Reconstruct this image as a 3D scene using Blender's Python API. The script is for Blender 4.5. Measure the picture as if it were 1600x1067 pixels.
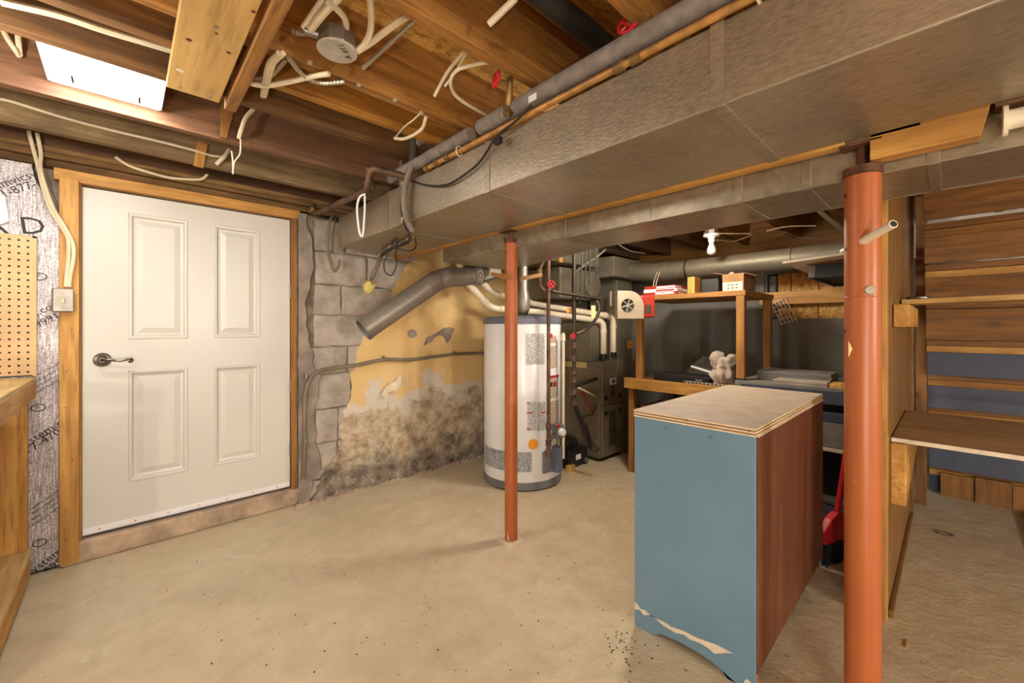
import bpy, bmesh, math, random
from mathutils import Vector, Matrix, Euler
random.seed(7)
S = bpy.context.scene
C = S.collection
for o in list(bpy.data.objects): bpy.data.objects.remove(o)

# ------------------------------------------------------------------ camera, world, exposure
F_PX, HOR = 643.8, 511.0                      # focal length and horizon row for a 1600x1067 frame
EYE = 1.1273                                  # eye height above the floor
TH = math.atan(685 / F_PX)
FW = (math.cos(TH), math.sin(TH)); RT = (FW[1], -FW[0])
cam_d = bpy.data.cameras.new('camera'); cam = bpy.data.objects.new('camera', cam_d); C.objects.link(cam)
cam.location = (0, 0, EYE); cam.rotation_euler = (math.pi / 2, 0, TH - math.pi / 2)
cam_d.sensor_fit = 'HORIZONTAL'; cam_d.sensor_width = 36; cam_d.lens = F_PX / 1600 * 36
cam_d.shift_y = -(533.5 - HOR) / 1600; cam_d.clip_start = 0.02
S.camera = cam
w = bpy.data.worlds.new('world'); S.world = w; w.use_nodes = True
w.node_tree.nodes['Background'].inputs[0].default_value = (0.8, 0.85, 1, 1)
w.node_tree.nodes['Background'].inputs[1].default_value = 0.3
S.view_settings.view_transform = 'Standard'; S.view_settings.look = 'None'
S.view_settings.exposure = 0.80; S.view_settings.gamma = 1; S.view_settings.use_curve_mapping = False
PANEL_GLOW, BULB_GLOW, KEY_GLOW = 22.0, 1900.0, 250.0   # radiance of the ceiling light panel and of the added bare bulbs
ADDED_LAMPS = [(-0.42, 1.66, 1.88), (-2.4, -2.7, 1.45), (1.2, -3.4, 1.45)]      # bare bulbs added out of view; the first lines up with the post's shadow
FILL_POS, FILL_GLOW = (-0.6, -0.9, 0.0), 640.0           # bare-bulb fill light added behind the viewpoint to brighten the ceiling
FAR_FILL, FAR_FILL_GLOW = (2.35, 1.20, 1.90), 70.0         # globe lamp added out of sight behind the second duct to brighten the far benches

# surveying helpers: a sight line of the photograph met with a known plane of the room
def sight(u, v):
    a = (u - 800) / F_PX
    return Vector((FW[0] + RT[0] * a, FW[1] + RT[1] * a, (HOR - v) / F_PX))
def on_z(u, v, z):
    d = sight(u, v); return Vector((0, 0, EYE)) + d * ((z - EYE) / d.z)
def on_y(u, v, y):
    d = sight(u, v); return Vector((0, 0, EYE)) + d * (y / d.y)
def on_x(u, v, x):
    d = sight(u, v); return Vector((0, 0, EYE)) + d * (x / d.x)
def at(u, v, t): return Vector((0, 0, EYE)) + sight(u, v) * t

# ------------------------------------------------------------------ materials
def lin(c):
    return tuple(((x / 255) / 12.92 if x / 255 <= 0.04045 else ((x / 255 + 0.055) / 1.055) ** 2.4) for x in c) + (1,)
class NT:
    def __init__(s, name):
        m = bpy.data.materials.new(name); m.use_nodes = True; s.m = m; s.n = m.node_tree.nodes; s.l = m.node_tree.links
        s.b = s.n['Principled BSDF']
        s.tc = s.n.new('ShaderNodeTexCoord')
    def node(s, t, **k):
        n = s.n.new(t)
        for a, b in k.items(): setattr(n, a, b)
        return n
    def lk(s, a, b): s.l.new(a, b)
    def coord(s, scale=(1, 1, 1), rnd=True, rot=(0, 0, 0)):
        mp = s.node('ShaderNodeMapping'); mp.inputs['Scale'].default_value = scale; mp.inputs['Rotation'].default_value = rot
        if rnd:
            oi = s.node('ShaderNodeObjectInfo'); mu = s.node('ShaderNodeVectorMath', operation='SCALE'); mu.inputs['Scale'].default_value = 13.7
            cb = s.node('ShaderNodeCombineXYZ')
            for i in range(3): s.lk(oi.outputs['Random'], cb.inputs[i])
            s.lk(cb.outputs[0], mu.inputs[0])
            ad = s.node('ShaderNodeVectorMath', operation='ADD'); s.lk(s.tc.outputs['Object'], ad.inputs[0]); s.lk(mu.outputs[0], ad.inputs[1])
            s.lk(ad.outputs[0], mp.inputs['Vector'])
        else: s.lk(s.tc.outputs['Object'], mp.inputs['Vector'])
        return mp.outputs[0]
    def noise(s, vec, scale=5, detail=4, rough=0.55, dist=0):
        n = s.node('ShaderNodeTexNoise'); n.inputs['Scale'].default_value = scale; n.inputs['Detail'].default_value = detail
        n.inputs['Roughness'].default_value = rough; n.inputs['Distortion'].default_value = dist; s.lk(vec, n.inputs['Vector']); return n.outputs['Fac']
    def ramp(s, fac, stops, interp='LINEAR'):
        r = s.node('ShaderNodeValToRGB'); r.color_ramp.interpolation = interp; e = r.color_ramp.elements
        while len(e) < len(stops): e.new(0.5)
        for i, (p, c) in enumerate(stops): e[i].position = p; e[i].color = c if len(c) == 4 else lin(c)
        s.lk(fac, r.inputs[0]); return r.outputs[0]
    def mix(s, fac, a, b, mode='MIX'):
        n = s.node('ShaderNodeMix', data_type='RGBA', blend_type=mode)
        if isinstance(fac, (int, float)): n.inputs[0].default_value = fac
        else: s.lk(fac, n.inputs[0])
        for i, x in ((6, a), (7, b)):
            if isinstance(x, tuple): n.inputs[i].default_value = x
            else: s.lk(x, n.inputs[i])
        return n.outputs[2]
    def math(s, op, a, b=None, c=None):
        n = s.node('ShaderNodeMath', operation=op)
        for i, x in enumerate((a, b, c)):
            if x is None: continue
            if isinstance(x, (int, float)): n.inputs[i].default_value = x
            else: s.lk(x, n.inputs[i])
        return n.outputs[0]
    def bump(s, h, strength=0.3, dist=0.01):
        b = s.node('ShaderNodeBump'); b.inputs['Strength'].default_value = strength; b.inputs['Distance'].default_value = dist
        s.lk(h, b.inputs['Height']); s.lk(b.outputs[0], s.b.inputs['Normal'])
    def fin(s, col, rough=0.6, metal=0.0, spec=None):
        if isinstance(col, tuple): s.b.inputs['Base Color'].default_value = col
        else: s.lk(col, s.b.inputs['Base Color'])
        if isinstance(rough, (int, float)): s.b.inputs['Roughness'].default_value = rough
        else: s.lk(rough, s.b.inputs['Roughness'])
        s.b.inputs['Metallic'].default_value = metal
        if spec is not None: s.b.inputs['Specular IOR Level'].default_value = spec
        return s.m
W3 = (0, 0, 0, 1); W1 = (1, 1, 1, 1)
def plain(name, c, rough=0.5, metal=0, var=0.12, scale=8, bump=0.0, spec=None):
    t = NT(name); v = t.coord(); n = t.noise(v, scale, 5)
    lo = tuple(x * (1 - var) for x in c); hi = tuple(min(255, x * (1 + var)) for x in c)
    col = t.ramp(n, [(0.3, lo), (0.7, hi)])
    if bump: t.bump(t.noise(v, scale * 6, 3), bump, 0.004)
    return t.fin(col, rough, metal, spec)
def wood(name, dark, light, axis='X', rough=0.65, scale=1.0, knots=0.0, stain=0.0):
    t = NT(name); s = {'X': (0.9, 14, 14), 'Y': (14, 0.9, 14), 'Z': (14, 14, 0.9)}[axis]
    s = tuple(x * scale for x in s)
    v = t.coord(s); n = t.noise(v, 1.6, 6, 0.6, 0.6)
    col = t.ramp(n, [(0.28, dark), (0.5, tuple((a + b) / 2 for a, b in zip(dark, light))), (0.72, light)])
    v2 = t.coord((1, 1, 1)); big = t.noise(v2, 2.2, 3)
    col = t.mix(t.ramp(big, [(0.45, W3), (0.75, (0.6, 0.6, 0.6, 1))]), col, tuple(x * 0.62 for x in lin(dark)[:3]) + (1,))
    if knots:
        vo = t.node('ShaderNodeTexVoronoi'); vo.inputs['Scale'].default_value = knots; t.lk(t.coord({'X': (.5, 1, 1), 'Y': (1, .5, 1), 'Z': (1, 1, .6)}[axis]), vo.inputs['Vector'])
        col = t.mix(t.ramp(vo.outputs['Distance'], [(0.0, W1), (0.09, W3)]), col, tuple(x * 0.35 for x in lin(dark)[:3]) + (1,))
    if stain:
        st = t.noise(t.coord((2, 2, 5)), 3, 6, 0.7)
        col = t.mix(t.ramp(st, [(0.5, W3), (0.7, (stain, stain, stain, 1))]), col, lin((62, 48, 36)))
    fine = t.noise(t.coord(tuple(x * 3.2 for x in s)), 2.0, 6, 0.7)
    col = t.mix(t.ramp(fine, [(0.36, (0.55, 0.55, 0.55, 1)), (0.5, W3)]), col, tuple(x * 0.5 for x in lin(dark)[:3]) + (1,))
    spot = t.noise(t.coord((1, 1, 1)), 26, 4, 0.7); col = t.mix(t.ramp(spot, [(0.66, W3), (0.74, (0.5, 0.5, 0.5, 1))]), col, tuple(x * 0.4 for x in lin(dark)[:3]) + (1,))
    t.bump(t.math('ADD', n, t.math('MULTIPLY', fine, 0.6)), 0.35, 0.004)
    return t.fin(col, rough)
M = {}
for ax in 'XYZ':
    M['old' + ax] = wood('old_joist_' + ax, (82, 54, 26), (142, 100, 52), ax, 0.75)
    M['pine' + ax] = wood('pine_' + ax, (176, 122, 50), (222, 172, 92), ax, 0.55, knots=3.0)
    M['fir' + ax] = wood('fir_' + ax, (128, 84, 34), (184, 132, 64), ax, 0.65, knots=2.5)
    M['stair' + ax] = wood('stair_wood_' + ax, (112, 72, 30), (162, 112, 54), ax, 0.6, knots=4)
M['gold'] = wood('gold_joist', (158, 102, 32), (204, 146, 62), 'X', 0.6, knots=3)
M['gray_joist'] = wood('weathered_joist', (104, 84, 56), (170, 144, 104), 'X', 0.85, stain=0.5)
M['red_joist'] = wood('red_brown_joist', (98, 66, 44), (138, 98, 68), 'X', 0.7)
M['rim'] = wood('rim_joist', (74, 46, 28), (112, 76, 46), 'X', 0.75)
M['sill'] = wood('weathered_sill', (86, 58, 30), (158, 122, 74), 'X', 0.9, stain=0.6)
M['pale_ply'] = wood('pale_plywood_Y', (196, 154, 84), (226, 190, 122), 'Y', 0.6, scale=0.6)
M['shelf_ply'] = wood('shelf_plywood', (196, 158, 96), (232, 202, 146), 'Y', 0.6, scale=0.7)
M['bench_ply'] = wood('weathered_plywood', (168, 138, 98), (208, 178, 134), 'Y', 0.6, scale=0.6)
def osb(name, dark, mid, light):
    t = NT(name); v = t.coord((9, 22, 9), rot=(0, 0, 0.5)); vo = t.node('ShaderNodeTexVoronoi'); vo.inputs['Scale'].default_value = 1.6
    nz = t.noise(t.coord((4, 4, 4)), 3, 3); ad = t.node('ShaderNodeVectorMath', operation='ADD'); t.lk(v, ad.inputs[0])
    cb = t.node('ShaderNodeCombineXYZ'); t.lk(t.math('MULTIPLY', nz, 5), cb.inputs[0]); t.lk(t.math('MULTIPLY', nz, 4), cb.inputs[1]); t.lk(cb.outputs[0], ad.inputs[1])
    t.lk(ad.outputs[0], vo.inputs['Vector'])
    sp = t.node('ShaderNodeSeparateColor'); t.lk(vo.outputs['Color'], sp.inputs[0])
    col = t.ramp(sp.outputs[0], [(0.0, dark), (0.35, mid), (0.9, light)])
    fine = t.noise(t.coord((14, 40, 14)), 2, 5)
    col = t.mix(0.5, col, t.ramp(fine, [(0.3, dark), (0.65, light)]))
    t.bump(sp.outputs[1], 0.4, 0.003)
    return t.fin(col, 0.6)
M['osb'] = osb('osb_board', (134, 86, 30), (196, 142, 60), (232, 184, 100))
# painted concrete floor
t = NT('painted_concrete'); v = t.coord(rnd=False); a = t.noise(v, 1.3, 6, 0.6); b = t.noise(v, 9, 6, 0.65); sp = t.noise(v, 38, 3, 0.6)
col = t.ramp(a, [(0.3, (198, 182, 150)), (0.7, (217, 203, 176))])
col = t.mix(t.ramp(b, [(0.42, W3), (0.72, (0.5, 0.5, 0.5, 1))]), col, lin((178, 160, 128)))
col = t.mix(t.ramp(sp, [(0.69, W3), (0.74, (0.8, 0.8, 0.8, 1))]), col, lin((112, 96, 74)))
s2 = t.noise(t.coord((1, 1, 1), False, (0, 0, 0.7)), 4.5, 8, 0.7, 0.4); col = t.mix(t.ramp(s2, [(0.62, W3), (0.70, (0.55, 0.55, 0.55, 1))]), col, lin((226, 216, 196)))
t.bump(t.math('ADD', t.math('MULTIPLY', b, 1.0), t.math('MULTIPLY', s2, 0.9)), 0.45, 0.02)
M['floor'] = t.fin(col, 0.42)
# block wall
t = NT('concrete_block'); v = t.coord(); a = t.noise(v, 6, 7, 0.65); b = t.noise(v, 60, 3)
col = t.ramp(a, [(0.3, (140, 130, 118)), (0.55, (176, 166, 154)), (0.75, (200, 192, 182))])
col = t.mix(t.ramp(t.noise(v, 3, 4), [(0.55, W3), (0.7, (0.35, 0.35, 0.35, 1))]), col, lin((182, 150, 140)))
t.bump(t.math('ADD', a, t.math('MULTIPLY', b, 0.4)), 0.5, 0.012); M['block'] = t.fin(col, 0.9)
M['mortar'] = plain('mortar', (120, 108, 92), 0.95, var=0.3, scale=14, bump=0.6)
M['parge'] = plain('grey_parging', (136, 126, 116), 0.9, var=0.2, scale=7, bump=0.5)
M['parge_pink'] = plain('pinkish_sill_concrete', (168, 146, 124), 0.9, var=0.2, scale=9, bump=0.5)
# old plaster: yellow paint, flaked white band, bare damp-stained foot
t = NT('peeling_yellow_plaster'); v = t.coord(rnd=False); sx = t.node('ShaderNodeSeparateXYZ'); t.lk(v, sx.inputs[0]); z = sx.outputs[2]
n1 = t.noise(v, 4.2, 8, 0.62); n2 = t.noise(v, 14, 8, 0.68); n3 = t.noise(v, 1.7, 4); n4 = t.noise(v, 34, 5, 0.6)
yel = t.ramp(n3, [(0.3, (206, 168, 108)), (0.7, (226, 196, 140))])
yel = t.mix(t.ramp(n2, [(0.6, W3), (0.8, (0.4, 0.4, 0.4, 1))]), yel, lin((206, 182, 140)))
bare = t.ramp(n2, [(0.30, (112, 96, 76)), (0.42, (158, 140, 116)), (0.55, (190, 174, 150)), (0.70, (214, 202, 182))])
bare = t.mix(t.ramp(n4, [(0.55, W3), (0.68, (0.6, 0.6, 0.6, 1))]), bare, lin((196, 156, 92)))
damp = t.ramp(n2, [(0.34, (70, 60, 52)), (0.5, (124, 112, 98)), (0.68, (172, 160, 144))])
h = t.math('ADD', z, t.math('MULTIPLY', t.math('SUBTRACT', n1, 0.5), 0.85))
white = lin((208, 198, 184))
col = t.mix(t.ramp(t.math('MULTIPLY', h, 1.0), [(0.66, W1), (0.675, W3)]), yel, white)
col = t.mix(t.ramp(h, [(0.50, W1), (0.56, W3)]), col, bare)
col = t.mix(t.ramp(h, [(0.14, W1), (0.30, W3)]), col, damp)
fl = t.noise(v, 3.4, 6, 0.6, 0.3); flk = t.ramp(fl, [(0.735, W3), (0.745, W1)])
t.bump(t.math('ADD', t.math('MULTIPLY', n2, 1.0), t.math('MULTIPLY', n4, 0.4)), 0.35, 0.015); M['plaster'] = t.fin(col, 0.85)
# dark painted far wall
t = NT('dark_painted_wall'); v = t.coord(rnd=False); a = t.noise(v, 2, 5); b = t.noise(v, 7, 7, 0.7)
col = t.ramp(a, [(0.3, (104, 103, 99)), (0.7, (128, 126, 121))]); col = t.mix(t.ramp(b, [(0.61, W3), (0.67, (0.7, 0.7, 0.7, 1))]), col, lin((156, 142, 118)))
t.bump(b, 0.4, 0.01); M['darkwall'] = t.fin(col, 0.7)
M['graywall'] = plain('white_painted_wall', (222, 216, 204), 0.9, bump=0.3)
# metals
def galv(name, c, rough, metal, bs=0.25, sc=(40, 40, 40)):
    t = NT(name); v = t.coord(); a = t.noise(v, 3, 4); b = t.noise(t.coord(sc), 2.2, 3)
    lo = tuple(x * .86 for x in c); hi = tuple(min(255, x * 1.1) for x in c)
    col = t.mix(0.45, t.ramp(a, [(0.3, lo), (0.7, hi)]), t.ramp(b, [(0.3, tuple(x * .72 for x in c)), (0.7, hi)]))
    t.bump(b, bs, 0.003); return t.fin(col, rough, metal)
M['duct'] = galv('galvanised_duct', (176, 164, 144), 0.40, 0.72, 0.3, (60, 22, 60))
M['duct2'] = galv('galvanised_duct_smooth', (172, 160, 140), 0.34, 0.75, 0.08, (14, 14, 14))
M['duct_dark'] = galv('dusty_duct', (128, 122, 106), 0.5, 0.4, 0.15)
M['flue'] = galv('galvanised_pipe', (156, 148, 138), 0.45, 0.6, 0.2, (50, 50, 50))
M['furnace'] = plain('furnace_enamel', (128, 117, 98), 0.45, 0.1, 0.06)
M['furnace_dark'] = plain('furnace_louvre', (70, 62, 50), 0.5, 0.2)
M['steel'] = plain('steel', (150, 146, 140), 0.35, 0.9)
M['black_iron'] = plain('black_iron_pipe', (62, 52, 44), 0.5, 0.5, 0.2)
M['rust_iron'] = plain('rusty_iron_pipe', (96, 72, 54), 0.6, 0.4, 0.3, 14)
M['copper'] = plain('aged_copper', (178, 132, 76), 0.45, 0.45, 0.25, 14)
M['brass'] = plain('corroded_brass', (128, 104, 62), 0.5, 0.6, 0.3, 20)
M['nickel'] = plain('antique_nickel', (92, 84, 74), 0.3, 0.9, 0.2)
t = NT('rust_red_post'); v = t.coord(); a = t.noise(v, 3, 5); b = t.noise(t.coord((30, 30, 8)), 2, 5, 0.7)
col = t.ramp(a, [(0.3, (166, 88, 42)), (0.7, (180, 101, 53))]); col = t.mix(t.ramp(b, [(0.71, W3), (0.74, (0.8, 0.8, 0.8, 1))]), col, lin((206, 170, 140)))
M['post'] = t.fin(col, 0.38)
M['post_rust'] = plain('rusty_steel', (96, 62, 42), 0.7, 0.4, 0.3, 20)
# paints, plastics
M['door'] = plain('white_door_paint', (208, 205, 196), 0.32, 0, 0.015, 3)
M['sweep'] = plain('white_metal_sweep', (232, 230, 232), 0.35, 0.1, 0.02)
M['white'] = plain('white_enamel', (232, 232, 234), 0.25, 0, 0.02)
M['pvc'] = plain('white_pvc', (226, 214, 190), 0.4, 0, 0.05)
M['cable'] = plain('white_cable', (222, 208, 178), 0.5, 0, 0.08)
M['graycable'] = plain('grey_cable', (118, 106, 90), 0.6, 0, 0.12)
M['foam'] = plain('grey_pipe_foam', (126, 116, 110), 0.85, 0, 0.12, 30, 0.3)
M['darkfoam'] = plain('dark_pipe_foam', (58, 54, 50), 0.85, 0, 0.12)
M['black'] = plain('black_plastic', (26, 25, 25), 0.5, 0, 0.2)
M['abs'] = plain('black_abs_pipe', (40, 38, 36), 0.4, 0, 0.3, 10)
M['dark'] = plain('dark_cloth', (66, 62, 54), 0.9, 0, 0.2)
M['red'] = plain('red_plastic', (196, 24, 40), 0.35, 0, 0.06)
M['redpaint'] = plain('red_enamel', (150, 44, 32), 0.45, 0, 0.1)
M['wheel'] = plain('red_handwheel', (200, 30, 40), 0.4, 0, 0.1)
M['orange'] = plain('orange_sticker', (226, 150, 40), 0.5, 0, 0.05)
M['yellowtag'] = plain('yellow_tag', (226, 204, 140), 0.6, 0, 0.08)
M['yellowfoam'] = plain('yellow_spray_foam', (206, 188, 110), 0.9, 0, 0.15, 30, 0.6)
M['greyblue'] = plain('grey_blue_plastic', (96, 104, 124), 0.45, 0, 0.05)
M['grey'] = plain('grey_plastic', (112, 112, 114), 0.5, 0, 0.08)
M['heatercap'] = plain('heater_top_cap', (104, 108, 122), 0.5, 0, 0.06)
M['beige'] = plain('beige_enamel', (160, 148, 128), 0.45, 0.1, 0.05)
M['ink'] = plain('black_ink', (34, 32, 34), 0.6, 0, 0.05)
M['glasswhite'] = plain('frosted_bulb', (236, 222, 212), 0.25, 0, 0.02)
M['card'] = plain('cardboard', (150, 112, 72), 0.8, 0, 0.08)
M['tile'] = plain('grey_tile', (120, 116, 112), 0.6, 0, 0.12, 20)
M['lighttile'] = plain('pale_tile', (176, 168, 154), 0.6, 0, 0.1, 20)
M['bag'] = plain('thin_plastic_bag', (184, 170, 156), 0.3, 0, 0.1, 14)
M['blue_box'] = plain('dark_blue_paint', (58, 68, 86), 0.5, 0, 0.08)
M['blue_riser'] = plain('blue_riser_paint', (72, 80, 98), 0.55, 0, 0.08)
M['laminate'] = plain('white_laminate', (206, 196, 178), 0.4, 0, 0.05)
M['peg'] = plain('pegboard', (214, 180, 132), 0.6, 0, 0.05)
# blue cabinet paint
t = NT('blue_cabinet_paint'); v = t.coord(); a = t.noise(v, 2, 4); b = t.noise(v, 30, 5, 0.6)
col = t.ramp(a, [(0.3, (98, 130, 152)), (0.7, (112, 144, 164))]); col = t.mix(t.ramp(b, [(0.73, W3), (0.75, (0.8, 0.8, 0.8, 1))]), col, lin((190, 186, 172)))
M['blue'] = t.fin(col, 0.4)
M['chip'] = plain('bare_wood_chip', (222, 206, 182), 0.7, 0, 0.06, 20)
M['brown_panel'] = wood('stained_red_brown_panel', (84, 44, 24), (132, 76, 46), 'Z', 0.5, scale=0.8)
M['ply_light'] = plain('ply_light', (226, 208, 178), 0.7, 0, 0.08, 20); M['ply_dark'] = plain('ply_dark', (150, 112, 66), 0.7, 0, 0.12, 20)
M['topgrey'] = plain('worn_ply_top', (186, 172, 154), 0.6, 0, 0.06, 12, 0.1)
M['panelling'] = wood('wood_panelling', (120, 84, 42), (156, 114, 62), 'Z', 0.4)
# foil insulation
t = NT('foil_faced_insulation'); v = t.coord((130, 130, 8), False); a = t.noise(v, 1.6, 4, 0.7); b = t.noise(t.coord((1, 1, 1), False), 150, 4, 0.75)
col = t.ramp(t.math('ADD', t.math('MULTIPLY', a, 0.5), t.math('MULTIPLY', b, 0.5)), [(0.38, (116, 106, 110)), (0.5, (192, 186, 190)), (0.60, (246, 244, 246))])
t.bump(b, 0.5, 0.006); M['foil'] = t.fin(col, 0.35, 0.55)
# flexible armoured cable: ridged along its length
M['bx'] = plain('armoured_cable', (176, 166, 146), 0.35, 0.7, 0.1)
# printed labels: rows of fine print
def printed(name, paper, ink, rows, thr=0.5):
    t = NT(name); v = t.coord((1, 1, 1)); sx = t.node('ShaderNodeSeparateXYZ'); t.lk(v, sx.inputs[0])
    r = t.math('FRACT', t.math('MULTIPLY', sx.outputs[2], rows)); bar = t.math('LESS_THAN', r, 0.55)
    n = t.noise(t.coord((160, 160, rows)), 1, 2); word = t.math('LESS_THAN', n, thr + 0.06)
    return t.fin(t.mix(t.math('MULTIPLY', bar, word), lin(paper), lin(ink)), 0.4)
M['print'] = printed('fine_print_label', (214, 214, 214), (120, 118, 118), 90, 0.5)
M['print_warm'] = printed('warm_print_label', (206, 194, 176), (138, 122, 104), 90, 0.5)
M['band'] = plain('grey_print_band', (150, 152, 156), 0.4, 0, 0.25, 60)
def glow(name, c, s):
    m = bpy.data.materials.new(name); m.use_nodes = True; n = m.node_tree.nodes; b = n['Principled BSDF']
    b.inputs['Base Color'].default_value = c + (1,); b.inputs['Emission Color'].default_value = c + (1,); b.inputs['Emission Strength'].default_value = s; return m
M['panel_glow'] = glow('light_panel_glow', (1.0, 0.97, 0.92), PANEL_GLOW)
M['fill_glow'] = glow('added_fill_bulb', (1.0, 0.92, 0.82), FILL_GLOW)
M['far_fill_glow'] = glow('lit_far_bulb', (1.0, 0.90, 0.76), FAR_FILL_GLOW)
M['bulb_glow'] = glow('added_lit_bulb', (1.0, 0.92, 0.82), BULB_GLOW)
M['added_key_glow'] = glow('added_key_bulb', (1.0, 0.92, 0.82), KEY_GLOW)

# ------------------------------------------------------------------ mesh helpers
class MB:
    def __init__(s): s.v = []; s.f = []
    def add(s, vs, fs):
        o = len(s.v); s.v += [Vector(p) for p in vs]; s.f += [tuple(i + o for i in f) for f in fs]; return s
    def box(s, x0, x1, y0, y1, z0, z1):
        if x0 > x1: x0, x1 = x1, x0
        if y0 > y1: y0, y1 = y1, y0
        if z0 > z1: z0, z1 = z1, z0
        return s.add([(x, y, z) for x in (x0, x1) for y in (y0, y1) for z in (z0, z1)],
                     [(0, 1, 3, 2), (4, 6, 7, 5), (0, 4, 5, 1), (2, 3, 7, 6), (0, 2, 6, 4), (1, 5, 7, 3)])
    def obox(s, c, ax, ay, az):
        c, ax, ay, az = map(Vector, (c, ax, ay, az))
        return s.add([c + ax * i + ay * j + az * k for i in (-1, 1) for j in (-1, 1) for k in (-1, 1)],
                     [(0, 1, 3, 2), (4, 6, 7, 5), (0, 4, 5, 1), (2, 3, 7, 6), (0, 2, 6, 4), (1, 5, 7, 3)])
    def bar(s, a, b, wd, ht, up=(0, 0, 1)):
        a, b = Vector(a), Vector(b); d = (b - a); x = d.normalized(); up = Vector(up)
        if abs(x.dot(up)) > 0.98: up = Vector((1, 0, 0))
        y = x.cross(up).normalized(); z = y.cross(x)
        return s.obox((a + b) / 2, d / 2, y * wd / 2, z * ht / 2)
    def prism(s, poly, ext):
        ext = Vector(ext); n = len(poly); p = [Vector(q) for q in poly]
        fs = [tuple(range(n)), tuple(range(2 * n - 1, n - 1, -1))] + [(i, i + n, (i + 1) % n + n, (i + 1) % n) for i in range(n)]
        return s.add(p + [q + ext for q in p], fs)
    def tube(s, pts, r, seg=10, cap=True, radii=None):
        pts = [Vector(p) for p in pts]; o = len(s.v); up = None; n = len(pts)
        for i, p in enumerate(pts):
            t = ((pts[min(i + 1, n - 1)] - pts[max(i - 1, 0)])).normalized()
            if up is None:
                up = Vector((0, 0, 1)) if abs(t.z) < 0.9 else Vector((1, 0, 0))
            x = t.cross(up).normalized(); up = x.cross(t).normalized()
            rr = radii[i] if radii else r
            for k in range(seg):
                a = 2 * math.pi * k / seg; s.v.append(p + (x * math.cos(a) + up * math.sin(a)) * rr)
        for i in range(n - 1):
            for k in range(seg):
                a, b = o + i * seg + k, o + i * seg + (k + 1) % seg; s.f.append((a, b, b + seg, a + seg))
        if cap: s.f.append(tuple(o + k for k in range(seg))[::-1]); s.f.append(tuple(o + (n - 1) * seg + k for k in range(seg)))
        return s
    def lathe(s, prof, org=(0, 0, 0), axis=(0, 0, 1), seg=20, a0=0, a1=2 * math.pi):
        org = Vector(org); az = Vector(axis).normalized(); ax = az.orthogonal().normalized() if abs(az.z) < 0.99 else Vector((1, 0, 0)); ay = az.cross(ax)
        full = abs(a1 - a0 - 2 * math.pi) < 1e-6; m = seg if full else seg + 1; o = len(s.v)
        for r, h in prof:
            for k in range(m):
                a = a0 + (a1 - a0) * k / seg; s.v.append(org + az * h + (ax * math.cos(a) + ay * math.sin(a)) * r)
        for i in range(len(prof) - 1):
            for k in range(seg):
                a, b = o + i * m + k, o + i * m + (k + 1) % m; s.f.append((a, b, b + m, a + m))
        return s
    def mesh(s, name, org=None, smooth=False):
        org = Vector(org) if org is not None else Vector((0, 0, 0))
        me = bpy.data.meshes.new(name); me.from_pydata([tuple(p - org) for p in s.v], [], s.f); me.validate()
        bm = bmesh.new(); bm.from_mesh(me); bmesh.ops.recalc_face_normals(bm, faces=bm.faces)
        if smooth:
            for f in bm.faces: f.smooth = True
            for e in bm.edges:
                if len(e.link_faces) == 2 and e.calc_face_angle(0) > 0.7: e.smooth = False
        bm.to_mesh(me); bm.free(); return me
    def base(s):
        xs = [p.x for p in s.v]; ys = [p.y for p in s.v]; zs = [p.z for p in s.v]
        return Vector(((min(xs) + max(xs)) / 2, (min(ys) + max(ys)) / 2, min(zs)))
    def build(s, name, mat, parent=None, smooth=False, bevel=0.0, world=False):
        org = Vector((0, 0, 0)) if world else s.base()
        o = bpy.data.objects.new(name, s.mesh(name, org, smooth)); C.objects.link(o)
        o.data.materials.append(M[mat]); o.location = org
        if parent is not None: adopt(o, parent)
        if bevel:
            b = o.modifiers.new('bevel', 'BEVEL'); b.width = bevel; b.segments = 2; b.limit_method = 'ANGLE'
        return o
WORLD = {}
def wloc(o): return o.location + (wloc(o.parent) if o.parent else Vector((0, 0, 0)))
def adopt(o, p): o.parent = p; o.location = o.location - wloc(p)
def tag(o, label=None, cat=None, group=None, kind=None):
    if label: o['label'] = label
    if cat: o['category'] = cat
    if group: o['group'] = group
    if kind: o['kind'] = kind
    return o
def thing(name, label, cat, loc=(0, 0, 0), group=None):
    o = bpy.data.objects.new(name, None); C.objects.link(o); o.location = loc; o.empty_display_size = 0.05
    return tag(o, label, cat, group)
def B(name, mat, ext, parent=None, bevel=0.002): return MB().box(*ext).build(name, mat, parent, bevel=bevel)
def sm(pts, n=6):
    pts = [Vector(p) for p in pts]; out = []; q = [pts[0] * 2 - pts[1]] + pts + [pts[-1] * 2 - pts[-2]]
    for i in range(1, len(q) - 2):
        a, b, c, d = q[i - 1:i + 3]
        for k in range(n):
            t = k / n; out.append(0.5 * ((2 * b) + (c - a) * t + (2 * a - 5 * b + 4 * c - d) * t * t + (3 * b - a - 3 * c + d) * t ** 3))
    out.append(pts[-1]); return out
def elbow(pts, r, n=5):
    "round the corners of a polyline with radius r"
    pts = [Vector(p) for p in pts]; out = [pts[0]]
    for i in range(1, len(pts) - 1):
        p = pts[i]; a = (pts[i - 1] - p); b = (pts[i + 1] - p); ra = min(r, a.length * .48); rb = min(r, b.length * .48)
        A = p + a.normalized() * ra; Bq = p + b.normalized() * rb
        for k in range(n + 1):
            t = k / n; out.append(A * (1 - t) ** 2 + p * 2 * t * (1 - t) + Bq * t * t)
    out.append(pts[-1]); return out
def cable(name, label, pts, r=0.006, mat='cable', cat='cable', group=None, smooth=True, seg=7):
    p = sm(pts) if smooth and len(pts) > 2 else pts
    return tag(MB().tube(p, r, seg).build(name, mat, None, True), label, cat, group)
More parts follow.
